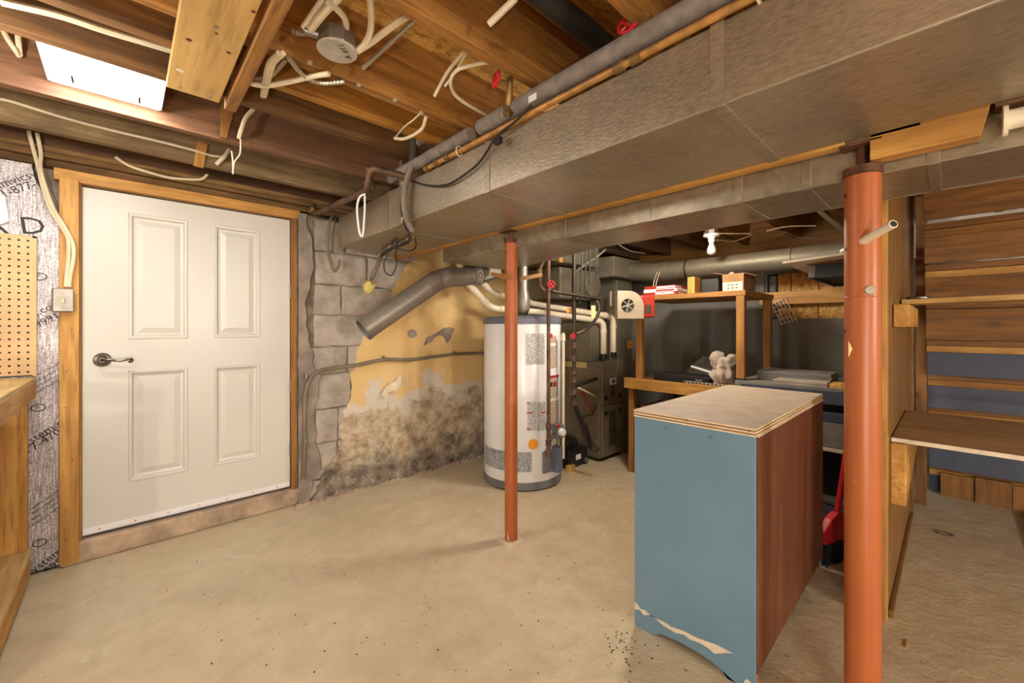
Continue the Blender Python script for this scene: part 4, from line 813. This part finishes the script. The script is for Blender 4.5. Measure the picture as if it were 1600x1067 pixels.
# ------------------------------------------------------------------ foil insulation, switch, pegboard and shelf by the door
fo_ = thing('foil_insulation', 'silver foil insulation sheet with black print beside the door', 'insulation', (-.5, 2.87, 0))
FY = 2.862
rim_ = [on_y(58, 905, FY), Vector((-.222, FY, .012)), on_y(97, 520, FY), on_y(99, 500, FY), on_y(101, 375, FY), on_y(88, 342, FY), on_y(70, 310, FY), on_y(58, 285, FY), on_y(50, 262, FY), on_y(50, 247, FY)]
poly = [Vector((-1.2, FY, 0.012))] + [p for p in rim_[1:]] + []
poly = [Vector((p.x, p.y, min(p.z, 1.868))) for p in poly] + [Vector((-1.2, FY, 1.868))]
MB().prism(poly, (0, .03, 0)).build('foil_sheet', 'foil', fo_)
ca, sa = math.cos(math.radians(36)), math.sin(math.radians(36)); xd, yd = (ca, 0, sa), (-sa, 0, ca)
def fprint(body, u, v, size):
    o_ = text(body, size, 'ink', on_y(u, v, FY), xd, yd, fo_, lift=.0015)
    bm_ = bmesh.new(); bm_.from_mesh(o_.data); edge_x = (-.225 if v > 330 else -.292) - wloc(o_).x       # print stops at the sheet's edge
    bmesh.ops.bisect_plane(bm_, geom=bm_.verts[:] + bm_.edges[:] + bm_.faces[:], plane_co=(edge_x, 0, 0), plane_no=(1, 0, 0), clear_outer=True); bm_.to_mesh(o_.data); bm_.free()
fprint('amvicsystem', -4, 296, .047); fprint('1-877-470', 6, 309, .047)
fprint('amvicsystem.com', -40, 540, .045); fprint('1-877-470-9991', -30, 556, .045)
fprint('system.com', 33, 703, .047); fprint('877-470-9991', 33, 716, .047); fprint('system.com', 46, 901, .047); fprint('9991', 74, 897, .047)
for k in range(4): fprint(['www.amvicsystem.com', 'flame spread rating', 'with a minimum of 15 min', 'thermal barrier'][k], 50, 592 + k * 9, .018); fprint(['www.amvicsystem.com', 'flame spread rating', 'with a minimum of 15 min', 'thermal barrier'][k], 52, 795 + k * 9, .020)
text('R D', .11, 'ink', on_y(-22, 364, FY), (1, 0, .12), (-.12, 0, 1), fo_, lift=.0015)
for u, v in ((60, 637), (62, 848), (62, 432)):
    c = on_y(u, v, FY - .002); MB().tube([c + Vector((math.cos(k * math.pi / 8) * .022, 0, math.sin(k * math.pi / 8) * .016)) for k in range(17)], .002, 5, cap=False).build('approval_ring', 'ink', fo_)
    text('UL', .017, 'ink', c - Vector((.009, 0, .006)), xd, yd, fo_, lift=.001)
tag(B('tar_paper', 'parge', (-.30, -.225, 2.8925, 2.899, 1.3, 1.868), None, 0), 'brownish grey panel strip beside the foil at the door frame', 'panel')
sb = thing('switch_box', 'grey metal light switch box on the door frame', 'switch', (-.205, 2.8, 1.2))
B('box', 'grey', (-.243, -.178, 2.80, 2.834, 1.196, 1.305), sb, .004); B('cover', 'steel', (-.240, -.172, 2.793, 2.80, 1.198, 1.303), sb, .006)
pc = MB(); pc.lathe([(.001, .002), (.026, .002), (.026, 0)], (-.206, 2.793, 1.25), (0, -1, 0), 8); pc.build('raised_ring', 'steel', sb, True)
B('toggle', 'yellowtag', (-.210, -.202, 2.776, 2.793, 1.236, 1.258), sb, .002)
for z in (1.283, 1.217): MB().lathe([(0, .002), (.004, .001), (.004, 0)], (-.206, 2.793, z), (0, -1, 0), 8).build('screw', 'steel', sb)
# pegboard with real holes
pg = MB(); PY0, PY1, px0, pz0, pitch, pitx = 2.842, 2.848, -.292, .905, .0295, .0268
nx, nz_ = 14, 21; x00 = px0 - .012 - nx * pitx
for i in range(nx):
    for j in range(nz_):
        cx, cz = x00 + (i + .5) * pitx, pz0 + .006 + (j + .5) * pitch; o = len(pg.v); hs = pitch / 2; hx = pitx / 2
        sq = [(-hx, -hs), (0, -hs), (hx, -hs), (hx, 0), (hx, hs), (0, hs), (-hx, hs), (-hx, 0)]
        ci = [(.0048 * math.cos(math.radians(225 + 45 * k)), .0048 * math.sin(math.radians(225 + 45 * k))) for k in range(8)]
        for a, b_ in sq: pg.v.append(Vector((cx + a, PY0, cz + b_)))
        for a, b_ in ci: pg.v.append(Vector((cx + a, PY0, cz + b_)))
        for a, b_ in ci: pg.v.append(Vector((cx + a, PY1, cz + b_)))
        for k in range(8):
            k2 = (k + 1) % 8; pg.f.append((o + k, o + k2, o + 8 + k2, o + 8 + k)); pg.f.append((o + 8 + k, o + 8 + k2, o + 16 + k2, o + 16 + k))
pt_ = thing('pegboard', 'tan perforated pegboard fixed above the wooden shelf', 'pegboard', (-.5, 2.845, .905))
pg.build('perforated_sheet', 'peg', pt_); zt = pz0 + .006 + nz_ * pitch
for e_ in ((px0 - .012, px0, PY0, PY1 + .008, pz0, zt + .008), (x00, px0, PY0, PY1 + .008, zt, zt + .008)): B('edge_strip', 'peg', e_, pt_, 0)
B('backing', 'black', (x00, px0 - .012, PY1 + .004, PY1 + .008, pz0, zt), pt_, 0)
tag(MB().prism([on_y(-4, 300, 2.84), on_y(8, 308, 2.84), on_y(14, 345, 2.84), on_y(-4, 352, 2.84)], (0, .004, 0)).build('paper_scrap', 'white', None), 'scrap of white paper pinned above the pegboard', 'paper'); 
su = thing('shelf_unit', 'yellow plywood shelf unit standing beside the foil insulation', 'shelf', (-.55, 2.2, 0))
B('upper_shelf', 'shelf_ply', (-.85, -.292, 1.9, 2.838, .876, .90), su); B('upper_fascia', 'pineY', (-.315, -.292, 1.9, 2.838, .808, .876), su)
B('lower_shelf', 'shelf_ply', (-.85, -.305, 1.9, 2.838, .112, .135), su); B('lower_fascia', 'pineY', (-.33, -.305, 1.9, 2.80, .02, .112), su)
B('end_panel', 'pineZ', (-.85, -.315, 2.80, 2.838, .136, .80), su); B('end_panel', 'pineZ', (-.85, -.315, 1.9, 1.935, .136, .80), su)
for y in (1.95, 2.75): B('foot', 'pineY', (-.80, -.35, y, y + .04, 0, .112), su)
# ------------------------------------------------------------------ blue cabinet
cb = thing('blue_cabinet', 'blue-painted cabinet with plywood top and red-brown side panel', 'cabinet', (1.89, .61, 0))
X0, X1, Y0, Y1, ZC = 1.408, 2.375, .410, .820, .816
arch = [(991, 975), (1000, 983), (1012, 990), (1022, 992), (1030, 990), (1050, 998), (1070, 1008), (1093, 1021), (1112, 1034), (1126, 1046), (1137, 1057), (1146, 1069), (1153, 1082)]
ap = [on_x(u, v, X0) for u, v in arch]; bot = [(X0, Y1, 0)] + [(X0, min(p.y, Y1 - .001), max(p.z, 0.0)) for p in ap[1:]] + [(X0, .49, .0), (X0, Y0, 0)]
MB().prism(bot + [(X0, Y0, ZC - .026), (X0, Y1, ZC - .026)], (.014, 0, 0)).build('front_board', 'blue', cb, bevel=.001)
MB().box(X0 + .015, X1, Y0 - .002, Y0 + .004, .055, ZC - .026).build('side_panel', 'brown_panel', cb); MB().box(X0 + .015, X1, Y1 - .01, Y1 - .002, .04, ZC - .026).build('side_panel', 'brown_panel', cb)
MB().box(X1 - .014, X1, Y0 + .004, Y1 - .01, .0, ZC - .026).build('back_board', 'blue', cb); B('bottom_shelf', 'firX', (X0 + .014, X1 - .014, Y0 + .006, Y1 - .012, .10, .115), cb)
for y in (Y0 + .006, Y1 - .05):
    for x in (X0 + .016, X1 - .06): B('leg', 'firZ', (x, x + .04, y, y + .035, 0, .1), cb)
for k in range(5): B('top_ply', 'ply_light' if k % 2 == 0 else 'ply_dark', (X0 - .002, X1 + .003, Y0 - .002, Y1 + .002, ZC - .026 + k * .005, ZC - .021 + k * .005 - .0006), cb, 0)
B('top_face', 'topgrey', (X0 - .001, X1 + .002, Y0 - .001, Y1 + .001, ZC - .0016, ZC), cb, .0005)
B('edge_trim', 'chip', (X0 + .015, X1 + .001, Y0 - .006, Y0 - .002, ZC - .029, ZC - .026), cb, 0)
for u, v in ((1041, 669), (1111, 683)): MB().lathe([(0, .004), (.005, .003), (.006, 0)], on_x(u, v, X0), (-1, 0, 0), 8).build('screw', 'steel', cb, True)
for u, v in ((1073, 656), (1171, 673)): MB().lathe([(0, .001), (.003, .001)], on_x(u, v, X0 - .002), (-1, 0, 0), 8).build('nail', 'ink', cb)
def chips(pts): 
    MB().prism([on_x(u, v, X0 - .0012) for u, v in pts], (.001, 0, 0)).build('bare_chip', 'chip', cb)
chips([(991.5, 940), (996, 944), (1000, 951), (1008, 953), (1013, 958), (1027, 967), (1040, 973), (1048, 979), (1066, 985), (1090, 997), (1121, 1008), (1145, 1021), (1135, 1020), (1126, 1021), (1116, 1021), (1106, 1012), (1094, 1005), (1078, 999), (1068, 991), (1056, 989), (1044, 982), (1036, 977), (1018, 961), (1006, 961), (1000, 953), (992, 952)])
chips([(1162, 1067), (1164, 1062), (1168, 1061), (1173, 1067), (1174, 1076), (1162, 1076)])
tag(MB().bar((1.55, .86, .0), (1.62, .84, .34), .02, .08, (0, 1, 0)).build('loose_plank', 'pineZ', None, bevel=.001), 'short yellow plank leaning against the blue cabinet', 'plank')
# ------------------------------------------------------------------ broom
bro = thing('broom', 'red plastic broom with black bristles behind the blue cabinet', 'broom', (2.5, .36, 0))
hb = Vector((2.515, .377, .235)); MB().tube([hb - Vector((.008, 0, .03)), (2.72, .300, 1.08)], .0125, 12).build('handle', 'red', bro, True)
hd = MB(); cA, cB = Vector((2.405, .418, .10)), Vector((2.60, .345, .10)); ax = (cB - cA).normalized(); nx_ = Vector((-ax.y, ax.x, 0))
prof = [(0, .0), (0, .06), (.05, .11), (.10, .135), (.14, .13), (.18, .10), (.222, .05), (.222, 0)]
hd.prism([cA + ax * a + Vector((0, 0, b_)) - nx_ * .018 for a, b_ in prof], nx_ * .036); hd.build('head', 'red', bro, bevel=.006)
bs = MB()
for i in range(26):
    for j in range(4):
        p = cA + ax * (.006 + i * .0083) + nx_ * (-.015 + j * .01); q_ = p + Vector((random.uniform(-.012, .012), random.uniform(-.012, .012), -.098)); bs.tube([p, q_], .004, 4)
tag(bs.build('bristles', 'black', bro), kind='stuff')
# ------------------------------------------------------------------ far benches
wbn = thing('wood_bench', 'plain wooden bench with pine front rail along the dark wall', 'bench', (3.2, 1.35, 0))
B('bench_top', 'stairY', (2.85, XF - .02, .945, 1.74, .695, .72), wbn); B('front_rail', 'pineY', (2.83, 2.868, .945, 1.74, .655, .735), wbn)
for y in (.95, 1.68): 
    for x in (2.87, 3.55): B('leg', 'firZ', (x, x + .045, y, y + .045, 0, .69), wbn)
sr = thing('shelf_rack', 'open wooden rack with one plank shelf above the wood bench', 'shelf', (3.1, 1.25, .735))
B('shelf_plank', 'firY', (2.85, 3.46, .885, 1.66, 1.328, 1.362), sr)
for x, y in ((2.85, .89), (3.40, .89), (2.85, 1.60)): B('upright', 'firZ', (x, x + .04, y, y + .05, .722 if y > .94 else .80, 1.327), sr)
bb = thing('blue_bench', 'dark blue painted workbench behind the blue cabinet', 'bench', (3.2, .55, 0))
B('bench_top', 'darkwall', (2.83, XF - .02, .215, .94, .772, .79), bb); B('apron', 'blue_box', (2.83, 2.85, .215, .94, .70, .772), bb)
B('drawer_rail', 'blue_box', (2.84, 2.86, .215, .94, .60, .655), bb); B('grey_panel', 'tile', (2.84, 2.86, .215, .94, .46, .598), bb); B('ledge', 'laminate', (2.83, 2.88, .215, .94, .44, .458), bb)
B('lower_shelf', 'dark', (2.84, 3.55, .215, .94, .145, .165), bb); B('kick_board', 'blue_box', (2.84, 2.86, .215, .94, .03, .14), bb); B('back_panel', 'dark', (3.55, 3.56, .215, .94, .02, .77), bb)
for y in (.215, .895): 
    for x in (2.865, 3.50): B('leg', 'blue_box', (x, x + .045, y, y + .045, 0, .77), bb)
B('corner_bracket', 'grey', (2.826, 2.83, .905, .94, .73, .775), bb)
# things on the benches
cs = thing('black_case', 'long flat black case lying on the wood bench', 'case', (3.0, 1.3, .735))
MB().prism([(2.93, 1.135, .722), (3.10, 1.12, .722), (3.13, 1.50, .722), (2.95, 1.56, .722)], (0, 0, .06)).build('shell', 'black', cs, bevel=.01); B('latch', 'grey', (2.925, 2.932, 1.18, 1.23, .745, .760), cs)
tag(MB().bar((2.872, 1.0, .742), (2.885, 1.29, .742), .012, .012).build('perforated_strip', 'lighttile', None), 'pale perforated metal strip on the front rail of the wood bench', 'metal strip')
ps = bpy.data.objects['perforated_strip']
for k in range(11): adopt(MB().box(2.864, 2.868, 1.01 + k * .026, 1.02 + k * .026, .738, .746).build('slot', 'ink'), ps)
tag(MB().bar(at(1080, 572, 2.95), at(1116, 583, 2.80), .012, .012).build('white_rod', 'white', None), 'thin white rod resting on the black case', 'rod')
cl_ = MB()
for i in range(13):
    for j in range(9):
        a, b_ = i / 12, j / 8; h_ = math.sin(a * math.pi) ** 1.2 * math.sin(b_ * math.pi) * (.14 + .05 * math.sin(9 * a + 5 * b_)); cl_.v.append(Vector((3.16 + b_ * .28, 1.08 + a * .42, .722 + h_)))
for i in range(12):
    for j in range(8): k = i * 9 + j; cl_.f.append((k, k + 1, k + 10, k + 9))
tag(cl_.build('crumpled_cloth', 'dark', None, True), 'crumpled dark cloth heaped behind the black case', 'cloth')
bg = MB(); bc = Vector((2.945, 1.050, .722)); bru = random.Random(5)
def lobe(c, ax_, rx_, ry_, rz_, seed, nu=18, nv=12):
    "wrinkled bag lobe: an ellipsoid along ax_ with folds"
    ax_ = Vector(ax_).normalized(); a1 = ax_.cross(Vector((FW[0], FW[1], 0))).normalized(); a2 = ax_.cross(a1); o = len(bg.v); rs = random.Random(seed); ph = [rs.uniform(0, 6) for _ in range(4)]
    for j_ in range(nv + 1):
        t_ = math.pi * j_ / nv
        for i_ in range(nu):
            a = 2 * math.pi * i_ / nu; w_ = 1 + .20 * math.sin(5 * a + ph[0] + 2 * t_) + .14 * math.sin(9 * a - 4 * t_ + ph[1]) + .07 * math.sin(3 * t_ * 2 + ph[2]) + rs.uniform(-.04, .04)
            bg.v.append(Vector(c) + ax_ * (-math.cos(t_) * rz_) + (a1 * math.cos(a) * rx_ + a2 * math.sin(a) * ry_) * math.sin(t_) ** .8 * w_)
    for j_ in range(nv):
        for i_ in range(nu): q_ = o + j_ * nu + i_; r2 = o + j_ * nu + (i_ + 1) % nu; bg.f.append((q_, r2, r2 + nu, q_ + nu))
R3 = Vector((RT[0], RT[1], 0))
lobe(bc + Vector((0, 0, .085)), (0, 0, 1), .068, .06, .085, 1); lobe(bc - R3 * .005 + Vector((0, 0, .155)), (.1, 0, 1), .05, .045, .05, 2)
lobe(bc - R3 * .04 + Vector((0, 0, .19)), R3 * -.35 + Vector((0, 0, 1)), .046, .014, .055, 3)
lobe(bc + R3 * .048 + Vector((0, 0, .18)), R3 * 1 + Vector((0, 0, .6)), .034, .012, .055, 6)
for v_ in bg.v: v_.z = max(v_.z, .7225)
tag(bg.build('plastic_bag', 'bag', None, True), 'knotted pale plastic grocery bag standing on the wood bench', 'bag')
def stack(name, label, x0, x1, y0, y1, z, n, th, mat, piece):
    t_ = thing(name, label, 'stack', ((x0 + x1) / 2, (y0 + y1) / 2, z))
    for k in range(n):
        j = random.uniform(-.004, .004); B(piece, mat, (x0 + j, x1 + j, y0 - j, y1 - j, z + k * th, z + (k + 1) * th - .001), t_, .001)
for k in range(6): tag(B('grey_tile', 'tile', (2.99 + .002 * (k % 2), 3.22, .47 + .003 * (k % 3), .86, .79 + k * .010, .7995 + k * .010), None, .001), ['bottom', 'second lowest', 'third lowest', 'third from top', 'second from top', 'topmost'][k] + ' thin grey tile in the taller stack on the blue bench', 'tile', 'grey tiles in the taller stack')
for k in range(4): tag(B('pale_tile', 'lighttile', (2.86 + .003 * (k % 2), 2.98, .47 + .004 * (k % 2), .735, .79 + k * .006, .7955 + k * .006), None, .0005), ['bottom', 'second lowest', 'second from top', 'topmost'][k] + ' pale tile in the low front stack on the blue bench', 'tile', 'pale tiles in the low stack')
tag(B('particle_board', 'osb', (2.86, 3.0, .22, .462, .79, .812), None), 'strip of particle board at the front of the blue bench', 'board')
tag(MB().bar((3.28, .30, .81), (3.05, .42, .80), .012, .012).build('metal_bar', 'black_iron', None), 'dark metal bar lying behind the grey tile stack', 'bar')
zs = 1.362
for k, (lab, m_) in enumerate((('bottom red and white board game box on the plank shelf', 'redpaint'), ('middle red and white board game box on the plank shelf', 'white'), ('top red and white board game box on the plank shelf', 'redpaint'))):
    gb = thing('game_box', lab, 'box', (2.98, 1.47, zs + k * .024), 'board game boxes in a pile'); B('lid', m_, (2.87 + .01 * k, 3.1, 1.34 + .008 * k, 1.60, zs + k * .024, zs + k * .024 + .0235), gb, .001)
    B('side_print', ('white', 'redpaint', 'white')[k], (2.868 + .01 * k, 2.87 + .01 * k, 1.36, 1.50, zs + k * .024 + .006, zs + k * .024 + .018), gb, 0); B('end_print', 'lighttile', (2.9, 2.98, 1.338 + .008 * k, 1.34 + .008 * k, zs + k * .024 + .005, zs + k * .024 + .018), gb, 0)
tag(B('wood_block', 'pineZ', (2.88, 2.98, 1.215, 1.265, zs, zs + .115), None), 'upright yellow wood block between the game boxes and cardboard box', 'wood block')
tag(B('black_box', 'black', (2.95, 3.15, 1.08, 1.205, zs, zs + .10), None, .01), 'black box in shadow beside the upright wood block', 'box')
cx_ = thing('cardboard_box', 'open cardboard box with loose flaps on the plank shelf', 'box', (3.0, .98, zs))
for e_ in ((2.90, 2.905, .91, 1.04), (3.12, 3.125, .91, 1.04), (2.905, 3.12, .91, .915), (2.905, 3.12, 1.035, 1.04)): B('side', 'card', (*e_, zs, zs + .115), cx_, 0)
B('white_face', 'laminate', (2.896, 2.90, .915, 1.035, zs + .004, zs + .06), cx_, 0); 
for k in range(6): B('printed_mark', 'ink', (2.894, 2.896, .945 + (k % 3) * .025, .957 + (k % 3) * .025, zs + .018 + (k // 3) * .02, zs + .024 + (k // 3) * .02), cx_, 0)
MB().prism([(2.9, 1.038, zs + .115), (3.12, 1.038, zs + .115), (3.12, 1.10, zs + .13), (2.9, 1.10, zs + .13)], (0, 0, .003)).build('flap', 'card', cx_); MB().prism([(2.9, .912, zs + .115), (3.12, .912, zs + .115), (3.12, .84, zs + .09), (2.9, .84, zs + .09)], (0, 0, .003)).build('flap', 'card', cx_)
# blower on its pole
pb = thing('blower', 'beige fan blower with round grille and red motor box beside the return duct', 'fan', at(985, 497, 2.9))
c_ = at(985.5, 476, 2.9); rx = Vector((RT[0], RT[1], 0)) * .98 + Vector((FW[0], FW[1], 0)) * .15; rx.normalize(); bk = Vector((-rx.y, rx.x, 0)); uz = Vector((0, 0, 1)); hw, hh = .098, .098
pl_ = [c_ - rx * hw - uz * hh, c_ + rx * hw - uz * hh, c_ + rx * hw + uz * hh * .1] + [c_ + rx * (hw - .11 + .11 * math.cos(a)) + uz * (hh - .11 + .11 * math.sin(a)) for a in (.2, .5, .8, 1.1, 1.4, 1.57)] + [c_ - rx * hw + uz * hh]
MB().prism(pl_, bk * .05).build('housing', 'beige', pb, bevel=.003)
gc = c_ - rx * .022 - uz * .005; MB().lathe([(0, .002), (.042, .002), (.046, .004), (.048, 0)], gc, -bk, 24).build('grille_disc', 'black', pb, True)
for k in range(6): a = k * math.pi / 3 + .3; MB().tube([gc - bk * .004, gc - bk * .004 + (rx * math.cos(a) + uz * math.sin(a)) * .046], .0035, 6).build('grille_spoke', 'beige', pb, True)
mo = c_ + rx * .135 + bk * .06 - uz * .01; mtr = MB().obox(mo, rx * .055, bk * .05, uz * .08).build('motor_box', 'redpaint', pb, bevel=.012); MB().obox(mo - bk * .051 - uz * .02, rx * .025, bk * .002, uz * .03).build('motor_plate', 'furnace_dark', mtr)
MB().tube([(3.09, 2.03, .845), (3.09, 2.03, 1.44)], .012, 10).build('pole', 'beige', pb, True); MB().bar(Vector((3.09, 2.03, 1.30)), c_ + bk * .03, .03, .02).build('bracket', 'beige', pb)
for k, (u, w_) in enumerate(((1022, 0), (1026, 1))): cable('thin_lead', ['thin white lead hanging left beside the game boxes', 'thin white lead hanging right beside the game boxes'][k], [on_x(u + 5, 425, 3.2), on_x(u, 440, 3.05), on_x(u - 3, 458, 2.9)], .003)
tag(MB().lathe([(0, 0), (.02, 0), (.024, .015), (.012, .03), (0, .032)], (3.25, 1.10, 1.50), seg=12).build('ring_hook', 'sweep', None, True), 'white ring hook hanging under the round duct', 'hook')
# wire lattice on the window board
lt = thing('wire_lattice', 'tangled thin wire lattice hanging on the boarded window', 'wire mesh', at(1225, 480, 3.0))
for k in range(5): MB().tube([on_x(1203 + k * 6, 470 - k * 1, XF - .03), on_x(1222 + k * 6, 508 - k * 1.5, XF - .03)], .004, 5).build('wire', 'chip', lt)
for k in range(6): MB().tube([on_x(1200 + k * 4.5, 476 + k * 6, XF - .034), on_x(1222 + k * 4.5, 468 + k * 6, XF - .034)], .0035, 5).build('wire', 'chip', lt)
# hanging drawer box on the partition
hbx = thing('hanging_cabinet', 'dark blue drawer box under a white board fixed to the partition', 'drawer', (3.0, .38, 1.36))
MB().prism([(2.50, .60, 1.458), (2.50, .213, 1.478), (3.4, .213, 1.478), (3.4, .60, 1.458)], (0, 0, .012)).build('white_board', 'laminate', hbx)
B('front_board', 'blue_box', (2.64, 2.66, .213, .515, 1.385, 1.455), hbx); B('side_board', 'blue_box', (2.66, 3.30, .50, .515, 1.385, 1.455), hbx); B('back_board', 'dark', (3.28, 3.30, .213, .5, 1.385, 1.455), hbx); B('drawer_bottom', 'dark', (2.66, 3.28, .215, .50, 1.40, 1.41), hbx)
B('top_rail', 'stairY', (2.63, 2.66, .213, .52, 1.4555, 1.466), hbx); B('corner_bracket', 'grey', (2.636, 2.64, .485, .515, 1.39, 1.45), hbx)
# outlet and armoured cable on the partition stud
tag(B('outlet_box', 'sweep', (2.105, 2.115, .225, .262, 1.245, 1.36), None, .003), 'slim pale outlet cover on the partition stud edge', 'outlet')
bx('ridged armoured cable running up the partition stud', [(2.108, .252, 1.37), (2.108, .254, 1.48), (2.108, .25, 1.60)], .008)
# pipe end and lumber above, right of the packing block
tag(MB().tube([(1.47, -.09, 1.60), (1.47, -1.2, 1.60)], .022, 14).build('white_pipe', 'pvc', None, True), 'white plastic pipe running on from the packing block', 'pipe')
MB().tube([(1.47, -.082, 1.60), (1.47, -.09, 1.60)], .034, 16).build('flange', 'pvc', bpy.data.objects['white_pipe'], True)
# ------------------------------------------------------------------ staircase seen from underneath
st = thing('staircase', 'open wooden staircase seen from below with blue painted risers', 'stairs', (3.6, -.4, 0))
ztr = [.189 + .215 * k for k in range(8)]; SY0, SY1 = -1.15, .10
for k, z in enumerate(ztr):
    x = 4.06 - .116 * k; up_ = k >= 5
    B('tread', 'stairY', (x - .035, x + .20, SY0, SY1, z - .032, z), st); B('riser', 'stairY' if up_ else 'blue_riser', (x, x + .016, SY0, SY1, z - .215 + (.002 if k else .03), z - .040), st)
    B('cleat', 'pineY' if k % 2 == 0 else 'firY', (x - .022, x, SY0, SY1, z - .072, z - .034), st)
B('riser', 'stairY', (3.132, 3.148, SY0, SY1, 1.70, 1.95), st)
for y in (SY0 - .04, ): MB().prism([(4.3, y, 0), (4.05, y, 0), (3.1, y, 1.65), (3.1, y, 1.95), (3.3, y, 1.95)], (0, .035, 0)).build('stringer', 'stairX', st)
for k, (m_) in enumerate(('firZ', 'stairZ', 'firZ', 'stairZ', 'firZ', 'stairZ')): B('base_plank', m_, (4.0 - (.01 if k % 2 else 0), 4.02, .05 - (k + 1) * .155, .05 - k * .155 - .004, .0, .15 + .01 * (k % 2)), st, .001)
MB().tube([(3.1315, -.26, 1.80), (3.1315, -.26, 1.755), (3.1315, -.33, 1.765)], .004, 5).build('pencil_mark', 'ink', st); 
MB().tube(sm([on_x(1553, 432, 3.455), on_x(1543, 438, 3.455), on_x(1541, 446, 3.455), on_x(1547, 449, 3.455), on_x(1554, 441, 3.455), on_x(1557, 441, 3.455)]), .003, 5).build('pencil_mark', 'ink', st)
# shelves under the stairs
us = thing('under_stair_bench', 'broad plywood bench board under the stairs beside the partition', 'shelf', (2.7, -.4, .66))
B('board', 'bench_ply', (2.25, 3.05, -1.1, .163, .668, .684), us); B('edge_strip', 'chip', (2.246, 2.25, -1.1, .163, .668, .684), us, 0)
tag(MB().prism([(2.235, .165, .665), (3.0, .165, .665), (3.0, .165, .50), (2.235, .165, .42)], (0, -.046, 0)).build('support_cleat', 'pineX', None, bevel=.004), 'thick pine cleat on the partition under the bench board', 'wood block')
tag(B('wall_ledge', 'firX', (3.1, 3.95, -.6, -.3, 0, .02), None), 'dark board lying on the floor under the stairs', 'board')
ub = thing('under_stair_shelf', 'narrow plank shelf in front of the stairs beside the partition', 'shelf', (2.75, -.4, 1.2))
MB().prism([(2.70, .16, 1.236), (2.60, -1.1, 1.250), (2.85, -1.1, 1.250), (2.9, .16, 1.236)], (0, 0, .022)).build('plank', 'pale_ply', ub, bevel=.001)
tag(B('support_cleat', 'pineX', (2.33, 3.0, .115, .163, 1.128, 1.222), None, .003), 'pine cleat block on the partition holding the narrow plank shelf', 'wood block')
tag(MB().lathe([(0, 0), (.045, 0), (.046, .003), (.044, .006), (.044, .012), (.046, .015), (.0, .016)], (2.80, .105, 1.259), seg=24).build('tin_lid', 'steel', None, True), 'flat round tin lid on the narrow plank shelf', 'lid')
tag(MB().tube([Vector((3.25 + .02 * math.cos(a), .02 + .035 * math.sin(a), .004)) for a in [k * math.pi / 6 for k in range(13)]], .004, 5, cap=False).build('wire_ring', 'steel', None, True), 'small wire ring lying on the floor by the stairs', 'ring')
# scraps below the wood bench and crumbs on the floor
for k in range(4): tag(B('scrap_board', 'firY', (2.95 + .01 * k, 3.3, 1.30 + .006 * (k % 3), 1.68, .0 + k * .13, .125 + k * .13), None), ['bottom', 'second lowest', 'second from top', 'topmost'][k] + ' offcut of brown lumber stacked under the wood bench', 'offcut', 'lumber offcuts under the bench')
dm = MB(); rr = random.Random(11)
for k in range(150):
    if k < 70: p = on_z(rr.gauss(975, 16), rr.gauss(1010, 26), 0)
    else: p = on_z(rr.uniform(160, 960), rr.uniform(830, 1060), 0)
    s_ = rr.uniform(.0012, .004); dm.lathe([(0, s_ * .8), (s_, s_ * .4), (s_ * .8, 0)], (p.x, p.y, 0), seg=5)
tag(dm.build('floor_crumbs', 'dark', None), 'scattered dark crumbs of dirt on the painted floor', 'dirt', kind='stuff')
tag(B('wood_splinter_chip', 'firX', (2.0, 2.05, .107, .112, 0, .003), None, 0), 'thin wood splinter on the floor by the partition stud', 'splinter')
